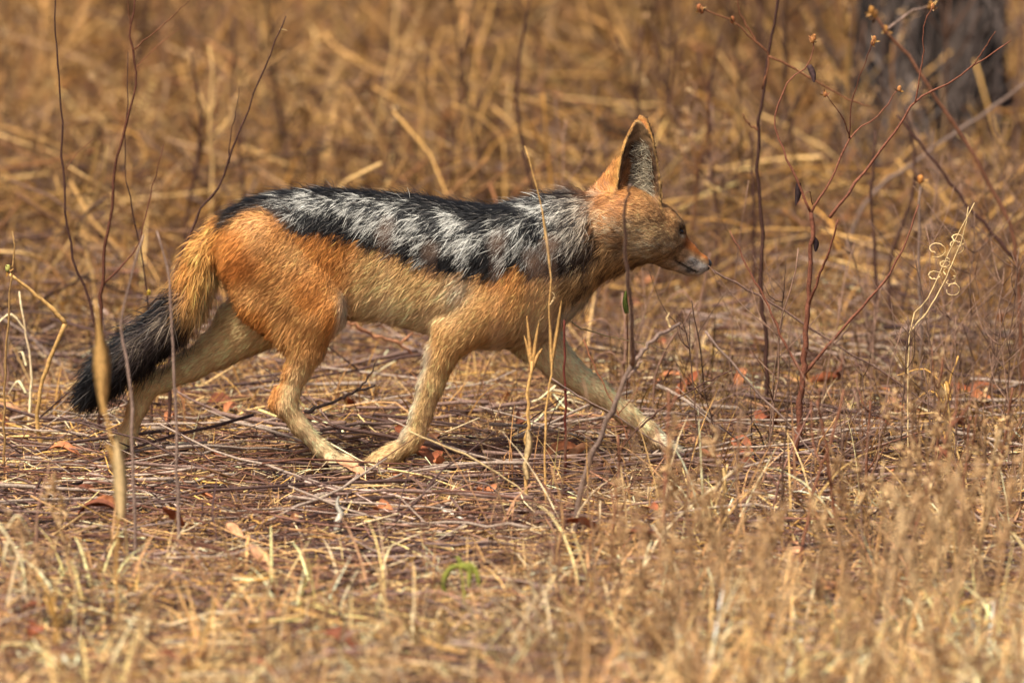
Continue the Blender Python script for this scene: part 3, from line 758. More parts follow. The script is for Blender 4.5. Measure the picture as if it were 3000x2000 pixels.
    cd = mixc(cd, np.tile(lin((206, 180, 146)), (n, 1)), sstep(18, 11, e) * sstep(22, 16, hv) * .8)
    cd = mixc(cd, np.tile(lin((38, 28, 24)), (n, 1)), sstep(9.5, 7.0, e))
    e2 = blob(hu, hv, 46, 0, 9, 10, 0) * (ah > 8); cd = mixc(cd, np.tile(lin((84, 62, 48)), (n, 1)), e2 * .6)
    # ---------- ears
    cols = [c0, ch, cf, cn, cq, ct, cd]
    lens = [len0, (.014 - .005 * lowl) - .003 * sstep(1000, 1050, y), .013 - .004 * sstep(840, 900, y), .012 - .003 * sstep(780, 900, y), .009 + 0 * x, .030 + .012 * sstep(.25, .5, ta) - .012 * sstep(.15, .0, ta), .0075 + .007 * sstep(15, -40, hu) - .003 * sstep(40, 70, hu)]
    lifts = [.25, .24, .24, .24, .24, .34, .28]
    for E in (EAR_N, EAR_F):
        a, b, cc = E['loc'](P); t = a / E['L']; Bh = np.interp(t, E['ta'], E['tb']); r = b / Bh; dp = np.interp(t, E['ta'], E['td'])
        inside = sstep(.1, .5, Nn @ E['C']) * (cc > -dp * (1 - r ** 2) - .001)
        rim = sstep(.88, .97, np.abs(r) + 0 * t) + sstep(.95, .99, t)
        back = mixc(np.tile(lin((206, 130, 58)), (n, 1)), np.tile(lin((168, 104, 52)), (n, 1)), g2)
        ins = mixc(np.tile(lin((128, 98, 70)), (n, 1)), np.tile(lin((66, 48, 36)), (n, 1)), sstep(.3, .7, g1))
        ins = mixc(ins, np.tile(lin((150, 120, 86)), (n, 1)), sstep(.62, .85, t) * .8)
        sgn = 1.0 if E is EAR_N else -1.0
        ins = mixc(ins, np.tile(lin((30, 22, 18)), (n, 1)), blob(r * sgn, t, -.30, .36, .26, .30, 0) * .9)  # shadow in the ear hollow, painted into the inner colour
        ce = mixc(back, ins, inside); ce = mixc(ce, np.tile(lin((226, 178, 104)), (n, 1)), np.clip(rim, 0, 1) * .45)
        cols.append(ce); lens.append(.006 - .001 * inside + .004 * sstep(.25, 0, t)); lifts.append(.22)
    tex = vnoise(np.stack([u / 16, v / 4.0, p3[:, 2]], -1), 91); tex2 = vnoise(np.stack([x / 5, y / 13, p3[:, 2]], -1), 92); legw = W[:, 1:5].sum(1)
    tx_ = 1 + (.85 * (tex - .5) * (1 - legw) + .6 * (tex2 - .5) * legw) * (1 - sad * W[:, 0])
    colr = sum(W[:, [i]] * cols[i] for i in range(NP)) * tx_[:, None]; ln = sum(W[:, i] * lens[i] for i in range(NP)); lf = sum(W[:, i] * lifts[i] for i in range(NP))
    return colr, ln, lf, sad * W[:, 0], W, flow
bc_, bl_, _, _, BW, _ = coat(BV, BN)
JLOC = np.array([0.0, 0.0, 0.0])
jackal = empty('jackal', tuple(JLOC), 'jackal with black and white flecked saddle and rusty flanks trotting through dry grass', 'jackal')
body = link('body', make_mesh('body', BV, [BQ], bc_ * .8, BN), M_SKIN, jackal)

# ---- strands
def strands(name, pts, Nn, flow, length, lift, width, croot, ctip, nseg=2, curl=0.5, jitter=0.22, label=None, droop=0.0):
    n = len(pts)
    f = flow + rng.normal(0, jitter, (n, 3)); f = f - Nn * np.sum(f * Nn, 1, keepdims=True); f = norm(f)
    L = length * rng.uniform(.65, 1.2, n)
    la = lift * rng.uniform(.4, 1.5, n)
    d0 = norm(f * np.cos(la * 1.6)[:, None] + Nn * np.sin(la * 1.6)[:, None]); d1 = norm(f * np.cos(la * .45)[:, None] + Nn * np.sin(la * .45)[:, None] - np.array([0, 0, droop]))
    p0 = pts - Nn * .001; p1 = p0 + d0 * (L * .5)[:, None]; p2 = p1 + d1 * (L * .5)[:, None]
    side = norm(np.cross(f, Nn) + rng.normal(0, .25, (n, 3)))
    wd = width * rng.uniform(.7, 1.3, n)
    V = np.stack([p0 - side * wd[:, None] * .5, p0 + side * wd[:, None] * .5, p1 - side * wd[:, None] * .45, p1 + side * wd[:, None] * .45, p2], 1).reshape(-1, 3)
    b = np.arange(n) * 5
    Q = np.stack([b, b + 1, b + 3, b + 2], -1); T = np.stack([b + 2, b + 3, b + 4], -1)
    nn = norm(Nn + rng.normal(0, .16, (n, 3)) + f * .15)
    NN = np.repeat(nn, 5, 0)
    cm = croot * .5 + ctip * .5
    C = np.stack([croot, croot, cm, cm, ctip], 1).reshape(-1, 3)
    return link(name, make_mesh(name, V, [Q, T], np.clip(C, .003, .95), NN), M_FUR, jackal, label=label)
TRI = np.concatenate([BQ[:, [0, 1, 2]], BQ[:, [0, 2, 3]]])
TA = np.linalg.norm(np.cross(BV[TRI[:, 1]] - BV[TRI[:, 0]], BV[TRI[:, 2]] - BV[TRI[:, 0]]), axis=1) / 2
TW_ = BW[TRI[:, 0]]; tc_ = BV[TRI[:, 0]]
dens = (TW_ @ np.array([1.0, 1.15, 1.0, 1.4, 1.2, 1.0, 2.0, 2.2, 1.8]))
dens *= np.where((BN[TRI[:, 0], 1] > .35) & (TW_[:, 6:].sum(1) < .5), .4, 1.0)
prob = TA * dens; prob /= prob.sum()
NS = 260000
ti = rng.choice(len(TRI), NS, p=prob); r1 = np.sqrt(rng.random(NS)); r2 = rng.random(NS)
bar = np.stack([1 - r1, r1 * (1 - r2), r1 * r2], -1)
RP = np.einsum('nk,nkd->nd', bar, BV[TRI[ti]]); RN = norm(np.einsum('nk,nkd->nd', bar, BN[TRI[ti]]))
rc, rl, rf, rs, RW, RF = coat(RP, RN)
pj = RP.copy()
rnd = rng.normal(0, 1, (NS, 1))
rc = np.clip(rc * (1 + .17 * rnd), .004, .9)
tip = rc * np.where(rng.random((NS, 1)) < .25, .62, 1.18)
tip = np.where(rs[:, None] > .5, rc * 1.08, tip)
rc = np.where(rs[:, None] > .5, rc * .4, rc)
hm = (RW[:, 6] > .5)[:, None]; rr_ = rng.random((NS, 1)); tip = np.where(hm & (rr_ < .32), rc * .42, tip); tip = np.where(hm & (rr_ > .76), np.clip(rc * 1.7 + .02, 0, .9), tip)
# grizzle: a few pale hairs in black, a few dark hairs in tan
blackm = rc.max(1) < .05
pal_h = blackm & (rng.random(NS) < .05); tip[pal_h] = lin((150, 140, 130))
part = RW.argmax(1)
gh = (rng.random(NS) < .12) & (part <= 5); rl = np.where(gh, rl * 1.5, rl); rf = np.where(gh, rf * 1.5, rf)
# hair directions on the torso swing downward away from the spine
dwn = sstep(0.3, 0.9, np.abs(RN[:, 1]))
RF = norm(RF + (part == 0)[:, None] * np.stack([0 * dwn, 0 * dwn, -.5 * dwn], -1))
wid = np.select([part == 0, part == 5, part >= 6], [.0009, .0011, .00065], .0008)
def seln(mask, name, label, **kw):
    if mask.any():
        strands(name, RP[mask], RN[mask], RF[mask], rl[mask], rf[mask], wid[mask], rc[mask], tip[mask], label=label, **kw)
issad = (part == 0) & (rs > .5)
seln(issad, 'saddle_fur', 'black saddle fur flecked with silver white along the back', jitter=.26)
seln((part == 0) & ~issad, 'flank_fur', 'short tan and orange fur on flank and neck')
seln((part >= 1) & (part <= 4), 'leg_fur', 'short orange to cream fur on the legs')
seln(part == 5, 'tail_fur', 'bushy tail fur, orange at the root and black at the tip', jitter=.30, droop=.15)
seln(part == 6, 'head_fur', 'grizzled brown fur on the face')
seln(part >= 7, 'ear_fur', 'short fur on the pointed ears', jitter=.3)
# tail brush and long white ear tufts
def ear_tuft(E, n, sgn):
    t = -.04 + .74 * rng.random(n) ** 1.5; r = rng.uniform(-.1, .85, n) * sgn
    Bh = np.interp(t, E['ta'], E['tb']); dp = np.interp(t, E['ta'], E['td'])
    p = E['base'] + E['A'] * (t * E['L'])[:, None] + E['B'] * (r * Bh)[:, None] + E['C'] * (-dp * (1 - r ** 2) + .004)[:, None]
    f = -E['B'] * sgn * rng.uniform(.3, 1.0, (n, 1)) + E['A'] * rng.uniform(-.15, .75, (n, 1)) + E['C'] * .45
    N0 = np.tile(E['C'], (n, 1)); N0 = norm(N0 + E['B'] * (-r * .6)[:, None] + np.array([0, 0, .25]))
    c = np.clip(lin((212, 194, 160)) * (1 + rng.normal(0, .25, (n, 1))), .02, .9) * np.where(rng.random((n, 1)) < .55, .35, 1)
    strands('ear_tuft', p, N0, norm(f), (.027 - .016 * np.clip(t, 0, 1)), np.full(n, .42), np.full(n, .0006), c * .6, c, label='long whitish hairs inside the ear')
ear_tuft(EAR_N, 1000, 1.0); ear_tuft(EAR_F, 500, -1.0)

# ---- eyes, nose, claws, whiskers
def ellipsoid(name, cen, ax, rad, mat, parent, label=None, nu=20, nv=12, bumpf=None):
    u = np.linspace(0, 2 * np.pi, nu, endpoint=False); v = np.linspace(0, np.pi, nv)[1:-1]
    U, Vv = np.meshgrid(u, v, indexing='ij')
    D = np.stack([np.sin(Vv) * np.cos(U), np.sin(Vv) * np.sin(U), np.cos(Vv)], -1).reshape(-1, 3); D = np.vstack([D, [[0, 0, 1.]], [[0, 0, -1.]]])
    sc = 1 if bumpf is None else bumpf(D)[:, None]
    P = cen + (D * sc * np.asarray(rad)) @ np.asarray(ax)
    m = nv - 2; q = []; t = []
    for i in range(nu):
        i2 = (i + 1) % nu
        for j in range(m - 1): q.append((i * m + j, i * m + j + 1, i2 * m + j + 1, i2 * m + j))
        t.append((nu * m, i * m, i2 * m)); t.append((nu * m + 1, i2 * m + m - 1, i * m + m - 1))
    return link(name, make_mesh(name, P, [np.array(q), np.array(t)]), mat, parent, label)
M_EYE = mat_plain('eye_dark_amber', (46, 28, 14), .08, .6, .4, 900); M_NOSE = mat_plain('nose_leather', (26, 23, 24), .38, .5, .3, 900); M_CLAW = mat_plain('claw_horn', (38, 30, 26), .4, .5)
M_PUPIL = mat_plain('pupil_black', (6, 5, 5), .05, .6); M_WHISK = mat_plain('whisker', (20, 18, 18), .5, .4)
AXH = np.stack([HF, HR, HU])
for sg in (1, -1):
    ey = ellipsoid('eye', H(31.5, 20.8, 18.4 * sg), AXH, (.0082, .0080, .0046), M_EYE, jackal, 'dark amber eye')
    ellipsoid('pupil', H(36.2, 21.2, 22.9 * sg), AXH, (.0030, .0032, .0026), M_PUPIL, ey)
def nosef(D):
    s = np.ones(len(D))
    for sg in (-1, 1):
        s -= .28 * np.exp(-(((D[:, 0] - .75) / .3) ** 2 + ((D[:, 1] - .55 * sg) / .3) ** 2 + ((D[:, 2] + .1) / .3) ** 2))
    return s
ellipsoid('nose', H(113, -5), AXH, (.0100, .0110, .0105), M_NOSE, jackal, 'black leathery nose', 28, 18, nosef)
def claw(p, d):
    P = spline([p, p + d * .006 + np.array([0, 0, .001]), p + d * .012 - np.array([0, 0, .004])], 5)
    V, Q, C = tubes(P[None], np.array([[.0026, .0024, .0019, .0012, .0004]]), 7); link('claw', make_mesh('claw', V, [Q, C]), M_CLAW, jackal)
for dy, ex in ((-.019, -12), (-.007, 0), (.007, 0), (.019, -12)): claw(XZ(818 + ex, 1078, hy + dy), np.array([.9, 0, -.4]))
for dy in (-.018, -.006, .006, .018):
    claw(XZ(290, 1082, fy + dy), np.array([.5, 0, -.86])); claw(XZ(870, 1094, ny + dy), np.array([.3, 0, -.95])); claw(XZ(1564, 1038, qy + dy), np.array([.9, 0, -.4]))
for sg in (1, -1):
    for i in range(7):
        a = np.array([78 + 3 * (i % 3) - i, -8 - 2.2 * (i // 2), 13.5 * sg]); e = a + np.array([-14 - 5 * (i % 3), -8 - 5 * (i % 4), 34 * sg])
        m = (a + e) / 2 + np.array([5, 3, 4 * sg])
        V, Q, C = tubes(spline([H(*a), H(*m), H(*e)], 6)[None], np.linspace(.00028, .0001, 6)[None], 4); link('whisker', make_mesh('whisker', V, [Q, C]), M_WHISK, jackal)

# ------------------------------------------------------------------ standing plants
def gpt(px, Y):
    """ground point below picture column px at depth Y"""
    p = at(px, 1000, Y); return np.array([p[0], Y, float(gz(p[0], Y)) - 0.01])
def tube_mesh(name, pts, r0, r1, colr, n=None, sides=6, knots=0.18):
    n = n or max(6, int(len(pts) * 4)); P = spline(pts, n)
    P[1:-1] += rng.normal(0, min(r0, .003) * .42, (n - 2, 3))
    R = np.linspace(r0, r1, n) * (1 + knots * (rng.random(n) < .22))
    V, Q, C = tubes(P[None], R[None], sides)
    cc = colr * (1 + rng.normal(0, .10, (n, 1)))
    return V, Q, C, np.clip(np.repeat(cc, sides, 0), .005, .9)
class Plant:
    def __init__(self, name, root, label, cat, group=None):
        self.root = np.asarray(root, float); self.e = empty(name, tuple(self.root), label, cat, group)
    def tube(self, part, pts, r0, r1, colr, mat=None, n=None, sides=6, parent=None):
        V, Q, C, c = tube_mesh(part, np.asarray(pts) , r0, r1, np.asarray(colr), n, sides)
        return link(part, make_mesh(part, V - self.root, [Q, C], c), mat or M_TWIG, parent or self.e)
    def blade(self, part, pts, w, colr, wdir=(1, 0, 0.1), n=8, prof=None):
        P = spline(pts, n); pr = np.sin(np.linspace(.25, 1, n) * np.pi * .97) ** .7 if prof is None else np.interp(np.linspace(0, 1, n), np.linspace(0, 1, len(prof)), prof)
        t = norm(np.gradient(P, axis=0)); wd = norm(np.asarray(wdir, float) - t * (t @ np.asarray(wdir, float))[:, None]); dp = np.cross(t, wd)
        # shallow V-section leaf with thickness
        W = (w * pr)[:, None] * wd; fold = dp * (w * pr * .35)[:, None]; th = dp * .0005
        rows = [P - W + fold, P, P + W + fold, P + th, ]
        V = np.stack([P - W + fold, P - th, P + W + fold, P + th], 1).reshape(-1, 3); q = []
        for i in range(n - 1):
            for j in range(4):
                j2 = (j + 1) % 4; q.append((i * 4 + j, i * 4 + j2, (i + 1) * 4 + j2, (i + 1) * 4 + j))
        cc = np.repeat(np.asarray(colr) * (1 + rng.normal(0, .08, (n, 1))), 4, 0)
        return link(part, make_mesh(part, V - self.root, [np.array(q)], np.clip(cc, .005, .9)), M_GRASS, self.e)
    def bud(self, px, py, Y, r, colr, part='bud', parent=None):
        c0 = at(px, py, Y)
        def bf(D): return 1 + .28 * (vnoise(D * 2.3 + c0 * 50, 61) - .5) + .25 * np.abs(D[:, 2])
        o = ellipsoid(part, c0 - self.root, np.eye(3), (r * .8, r * .7, r * 1.0), None, parent or self.e, None, 8, 7, bf)
        a = o.data.attributes.new('Col', 'FLOAT_COLOR', 'POINT'); n = len(o.data.vertices)
        c4 = np.ones((n, 4), np.float32); c4[:, :3] = np.clip(np.asarray(colr) * (1 + rng.normal(0, .2, (n, 1))), .01, .9); a.data.foreach_set('color', c4.ravel())
        o.data.materials.append(M_LEAF)
        if part == 'bud':
            m = 9; dd = norm(rng.normal(0, 1, (m, 3)) + np.array([0, 0, .5])); ll = r * rng.uniform(1.2, 2.6, (m, 1)); q0 = np.tile(c0 - self.root, (m, 1)) - [0, 0, r * .6]
            PP = np.stack([q0, q0 + dd * ll * .55, q0 + dd * ll + [0, 0, r * .3]], 1); WW = norm(np.cross(dd, rng.normal(0, 1, (m, 3))))[:, None] * (r * np.array([.25, .42, .05]))[None, :, None]
            V, Q = blades(PP, WW); link('bracts', make_mesh('bracts', V, [Q], np.clip(np.repeat(pick(PAL_GRASS, m, .3), 6, 0), .01, .9)), M_GRASS, o)
        return o
def pl(pts, Y, Y1=None):
    Y1 = Y if Y1 is None else Y1
    return [at(a, b, Y + (Y1 - Y) * i / max(1, len(pts) - 1)) for i, (a, b) in enumerate(pts)]
REDB = lin((116, 72, 54)); DARKB = lin((74, 50, 42)); GREYT = lin((138, 114, 100)); TANS = lin((206, 160, 96)); PALES = lin((222, 190, 136)); BRN = lin((128, 82, 56))
# --- bare saplings behind the tail
Y = .40
p = Plant('bare_sapling', gpt(231, Y), 'slender bare sapling rising straight behind the jackal tail, two side twigs near its top', 'sapling')
p.tube('stem', [p.root] + pl([(229, 860), (231, 760), (233, 690), (240, 600), (255, 480), (262, 400), (280, 320), (297, 258), (312, 190), (306, 130), (302, 60), (312, 0), (318, -60)], Y), .0040, .0014, REDB * .6, n=40)
p.tube('branch', pl([(306, 115), (370, 62), (440, -4)], Y), .0012, .0007, BRN * .7); p.tube('branch', pl([(308, 160), (350, 116), (412, 65)], Y), .0009, .0005, BRN)
p.tube('branch', pl([(301, 62), (294, 20), (296, -40)], Y), .0011, .0006, BRN * .6); p.tube('branch', pl([(238, 652), (290, 600), (318, 560), (340, 470), (376, 332)], Y), .0016, .0007, REDB * .8, n=16)
p = Plant('bare_sapling', gpt(226, .36), 'thin bare sapling leaning outward beyond the jackal tail, one short side twig', 'sapling')
p.tube('stem', [p.root] + pl([(225, 830), (222, 755), (205, 690), (170, 600), (152, 485), (146, 400), (140, 240), (130, 100), (127, 0), (124, -60)], .36), .0028, .0012, DARKB, n=34)
p.tube('branch', pl([(151, 388), (175, 355), (216, 318)], .36), .0008, .0005, BRN)
p = Plant('bare_sapling', gpt(350, .44), 'very thin dark bare sapling with yellow bud just above the jackal tail', 'sapling')
p.tube('stem', [p.root] + pl([(345, 780), (336, 665), (326, 585), (310, 510), (291, 410), (287, 330), (292, 240), (294, 120)], .44), .0018, .0008, DARKB, n=26); p.bud(342, 672, .43, .004, lin((206, 178, 70)))
p = Plant('bare_sapling', gpt(385, .40), 'bare curving sapling rising behind the jackal rump, forked once', 'sapling')
p.tube('stem', [p.root] + pl([(392, 800), (400, 640), (415, 590), (440, 530), (465, 475), (510, 420), (530, 350), (556, 285), (600, 170), (640, 80), (657, 37)], .40), .0034, .0010, DARKB, n=34)
p.tube('branch', pl([(526, 375), (530, 310), (545, 240), (549, 200)], .40), .0012, .0005, DARKB); p.tube('twig', pl([(642, 68), (652, 68), (660, 71)], .40), .0005, .0003, PALES)
# --- straws at the left
p = Plant('grass_stalk', gpt(112, .25), 'thick dry bent straw stalk standing beyond the tail tip', 'stalk')
p.tube('stalk', [p.root] + pl([(86, 985), (90, 900), (112, 830), (150, 742)], .25), .0036, .0034, TANS * .8, M_STRAW, 14); p.tube('bent_top', pl([(151, 744), (100, 690), (22, 630)], .25), .0040, .0024, TANS * .8, M_STRAW)
p = Plant('grass_stalk', gpt(8, -.1), 'upright green budded thin stalk beside the bent straw', 'stalk')
p.tube('stalk', [p.root] + pl([(10, 930), (18, 720), (34, 570), (28, 532)], -.1), .0024, .0014, lin((150, 116, 72)), M_STRAW, 18); p.bud(18, 616, -.1, .005, lin((170, 166, 92)))
p = Plant('grass_stalk', gpt(262, -1.5), 'blurred dry sheath on a stalk crossing the black tail tip', 'stalk')
p.tube('stalk', [p.root] + pl([(270, 1200), (272, 1080), (240, 935), (232, 820), (224, 740), (218, 690)], -1.5), .0026, .0016, TANS * .8, M_STRAW, 20)
p.blade('sheath', pl([(237, 950), (234, 860), (232, 800), (222, 700)], -1.5), .014, TANS, prof=[.25, .75, 1, .35, .1])
p.blade('sheath', pl([(278, 1190), (276, 1100), (268, 1010)], -1.51), .011, PALES, prof=[.5, 1, .9, .3]); p.blade('leaf', pl([(272, 1100), (255, 1040), (242, 1020)], -1.5), .006, TANS)
for (a, b, c_, lab) in [([(400, 830), (392, 740), (388, 640), (360, 530)], -.75, GREYT, 'blurred grey twig crossing the brown middle of the tail'),
                        ([(300, 905), (288, 820), (280, 740), (300, 640), (330, 540)], -.85, GREYT, 'blurred grey twig crossing the black end of the tail')]:
    p = Plant('bare_weed', gpt(a[0][0] + 12, b), lab, 'stem'); p.tube('stem', [p.root] + pl(a, b), .0032, .0014, c_, n=20)
# --- the grass stalks before the shoulder
p = Plant('grass_stalk', gpt(1206, -.35), 'dry tufted grass stalk with split sheath below the jackal chest', 'stalk')
p.tube('stalk', [p.root] + pl([(1211, 1000), (1213, 900), (1222, 830)], -.35), .0036, .0024, TANS, M_STRAW, 16)
for e in ([(1210, 725)], [(1235, 760)], [(1246, 800)], [(1204, 770)], [(1238, 740), ]): p.blade('leaf', pl([(1222, 850), ((1222 + e[0][0]) / 2, (838 + e[0][1]) / 2)] + e, -.35), .0034, TANS * rng.uniform(.9, 1.15))
p.blade('husk', pl([(1210, 1050), (1216, 1020), (1212, 985)], -.36), .006, PALES); p.blade('husk', pl([(1212, 1100), (1207, 1070), (1214, 1045)], -.36), .005, PALES)
p = Plant('grass_stalk', gpt(1255, -.42), 'tall thin golden grass stalk crossing the jackal shoulder and neck', 'stalk')
p.tube('stalk', [p.root] + pl([(1252, 960), (1268, 850), (1262, 720), (1266, 630), (1253, 540), (1236, 440), (1205, 335)], -.42), .0020, .0008, TANS, M_STRAW, 30)
p.blade('leaf', pl([(1266, 640), (1258, 570), (1246, 480)], -.42), .0032, PALES, prof=[.3, .9, .8, .2]); p.blade('leaf', pl([(1268, 830), (1280, 760), (1290, 690)], -.42), .003, TANS)
p.blade('leaf', pl([(1268, 850), (1265, 780), (1262, 735)], -.42), .0034, TANS); p.bud(1250, 545, -.42, .0016, PALES)
p.tube('arched_tip', pl([(1262, 700), (1270, 690), (1274, 677), (1268, 672)], -.42), .0011, .0006, PALES, M_STRAW)
p = Plant('bare_weed', gpt(1298, -.15), 'straight dark red stem standing below the jackal chest', 'stem')
p.tube('stem', [p.root] + pl([(1298, 1000), (1297, 860), (1296, 735)], -.15), .0026, .0018, lin((96, 46, 36)), n=16)
p = Plant('bare_weed', gpt(1310, -.62), 'forked grey dead branch leaning before the far foreleg and crossing the neck', 'branch')
p.tube('stem', [p.root] + pl([(1345, 1085), (1385, 990), (1420, 910), (1445, 850), (1455, 832)], -.62), .0052, .0040, GREYT * .75, n=20)
p.tube('branch', pl([(1455, 832), (1500, 780), (1530, 760), (1562, 742)], -.62, -.55), .0032, .0022, GREYT * .85); p.tube('branch', pl([(1452, 838), (1452, 760), (1446, 650), (1434, 540), (1438, 460), (1448, 425)], -.62, -.95), .0036, .0018, GREYT, n=20)
p.tube('branch', pl([(1440, 868), (1466, 838), (1474, 828)], -.62), .0026, .0020, GREYT * 1.2); p.tube('twig', pl([(1540, 752), (1534, 735), (1537, 718)], -.57), .0014, .0010, PALES)
# --- twigs sprawling right of the chest
for k, (a, b, r, c_, lab) in enumerate([
        ([(1266, 868), (1330, 910), (1400, 945), (1460, 985), (1540, 1030), (1600, 1050)], -.16, .0016, GREYT, 'pale grey twig lying along the far foreleg'),
        ([(1302, 726), (1330, 752), (1400, 772), (1480, 790), (1530, 805)], .1, .0013, PALES * .8, 'thin pale twig arching away from the chest'),
        ([(1340, 780), (1370, 850), (1420, 950), (1450, 1030)], -.10, .0016, BRN, 'thin brown twig leaning across the far forearm'),
        ([(1410, 1050), (1480, 970), (1580, 900), (1680, 850)], -.2, .0018, DARKB * 1.2, 'dark twig slanting up past the far forepaw'),
        ([(1636, 620), (1700, 655), (1757, 685), (1848, 745), (1916, 790), (2041, 862), (2114, 916), (2200, 975)], .12, .0021, lin((112, 86, 74)), 'long straight twig slanting down from the jackal nose'),
        ([(940, 990), (1100, 1060), (1230, 1150), (1300, 1210), (1420, 1290)], -.45, .0016, PALES * .75, 'long pale twig slanting down below the forelegs'),
        ([(700, 945), (760, 925), (815, 900), (860, 885)], .15, .0030, GREYT * .7, 'forked grey stick propped between hind and fore leg'),
        ([(1620, 760), (1720, 880), (1800, 960), (1900, 1080), (1960, 1150)], -.3, .0022, GREYT, 'pale brown twig leaning below the jackal muzzle'),
        ([(800, 740), (860, 770), (920, 790), (950, 820)], .75, .0035, lin((176, 122, 88)), 'stout tan twig arching below the belly')]):
    P0 = pl(a, b, b + rng.uniform(-.05, .05)); lowi = min(range(len(P0)), key=lambda i: P0[i][2])
    p = Plant('leaning_twig', P0[lowi], lab, 'twig')
    p.tube('stem', P0, r, r * .6, c_, n=22)
    if k % 2 == 0: q = P0[len(P0) // 2]; p.tube('side_twig', [q, q + np.array([.02, 0, .022]), q + np.array([.035, 0, .05])], r * .6, r * .3, c_)
# --- the reddish shrub on the right
Y = .0
p = Plant('bare_shrub', gpt(1812, Y), 'reddish brown bare shrub with thick upright stem and many forks beyond the jackal nose', 'shrub')
st = p.tube('stem', [p.root] + pl([(1822, 1090), (1836, 950), (1846, 855), (1852, 745), (1862, 600), (1866, 540), (1862, 487)], Y), .0058, .0030, REDB, n=34, sides=8)
br = [([(1862, 488), (1834, 420), (1799, 343), (1778, 273), (1795, 225), (1813, 182), (1858, 150), (1870, 84)], .0026, .0010), ([(1862, 490), (1911, 409), (1953, 315), (2016, 266), (2066, 203)], .0026, .0010),
      ([(1905, 500), (1950, 441), (2034, 329), (2103, 234), (2170, 195), (2233, 154), (2322, 94)], .0030, .0014), ([(1853, 705), (1872, 660), (1900, 590), (1925, 505)], .0030, .0018),
      ([(1846, 860), (1932, 759), (2020, 664), (2058, 604), (2084, 545), (2110, 470)], .0034, .0014), ([(1845, 862), (1802, 787), (1757, 689), (1720, 620), (1676, 530)], .0032, .0012),
      ([(1953, 318), (1935, 270), (1895, 215)], .0012, .0008), ([(2102, 236), (2112, 180), (2120, 120), (2122, 63), (2142, 14)], .0016, .0010), ([(2232, 155), (2256, 120), (2286, 73)], .0014, .0009), ([(1950, 318), (1958, 230), (1985, 150), (2008, 90)], .0014, .0008),
      ([(1866, 470), (1858, 440), (1830, 470)], .0010, .0006)]
for a, r0, r1 in br: p.tube('branch', pl(a, Y, Y + rng.uniform(-.08, .08)), r0 * .85, r1 * .75, REDB * rng.uniform(.85, 1.25), n=18)
for bx, by in [(1870, 86), (1866, 92), (2008, 90), (2005, 98), (2142, 15), (2066, 204), (1895, 216)]: p.bud(bx, by, Y, .0042, lin((166, 112, 66)))
p.blade('withered_leaf', pl([(1834, 420), (1833, 446), (1828, 472)], Y), .005, lin((60, 46, 46))); p.blade('withered_leaf', pl([(1858, 150), (1867, 170), (1870, 190)], Y), .005, lin((96, 74, 72))); p.blade('withered_leaf', pl([(1865, 545), (1874, 558), (1873, 578)], Y), .005, lin((50, 38, 40)))
Y = .55
p = Plant('bare_shrub', gpt(1760, Y), 'dark thin shrub with orange buds behind the reddish shrub', 'shrub')
p.tube('stem', [p.root] + pl([(1760, 800), (1748, 640), (1748, 507), (1741, 385), (1744, 280), (1752, 205), (1785, 0), (1792, -50)], Y), .0045, .0022, DARKB * .9, n=30)
for a in ([(1752, 205), (1766, 130), (1738, 100), (1682, 46), (1640, 32), (1606, 18)], [(1766, 130), (1810, 150), (1880, 190), (1950, 230), (2000, 245)], [(1738, 100), (1700, 30), (1690, -20)], [(1745, 300), (1720, 285), (1706, 262)]): p.tube('branch', pl(a, Y), .0022, .0010, BRN * .8, n=16)
for bx, by in [(1606, 18), (1612, 24), (1682, 46), (1690, -16)]: p.bud(bx, by, Y, .005, lin((160, 98, 60)))
Y = 1.0
p = Plant('bare_shrub', gpt(2352, Y), 'tall orange brown shrub with long slanting stems beside the dark stump', 'shrub')
p.tube('stem', [p.root] + pl([(2330, 560), (2250, 382), (2198, 297), (2146, 217), (2093, 136), (2034, 70), (2000, 20)], Y), .0048, .0028, lin((112, 74, 54)), n=30)
p.tube('branch', pl([(2338, 600), (2230, 480), (2130, 350), (2060, 265)], Y), .0040, .0020, DARKB); p.tube('branch', pl([(2034, 70), (2090, 30), (2140, 12)], Y), .0024, .0012, GREYT)
for bx, by in [(2034, 68), (2002, 24), (2138, 13), (2010, 34)]: p.bud(bx, by, Y, .006, lin((160, 112, 56)))
p = Plant('leaning_twig', gpt(1900, 2.0), 'pale grey leaning branch crossing behind the reddish shrub', 'branch')
p.tube('stem', [p.root] + pl([(1985, 470), (2096, 378), (2182, 315), (2322, 217), (2400, 160)], 2.0), .0042, .0030, GREYT * .75, n=22)
p = Plant('bare_weed', gpt(2120, .8), 'dark stem with an orange bud standing behind the curly grass', 'stem'); p.tube('stem', [p.root] + pl([(2112, 640), (2110, 520), (2114, 430)], .8), .0034, .0020, GREYT * .8); p.bud(2114, 412, .8, .006, lin((206, 136, 70)))
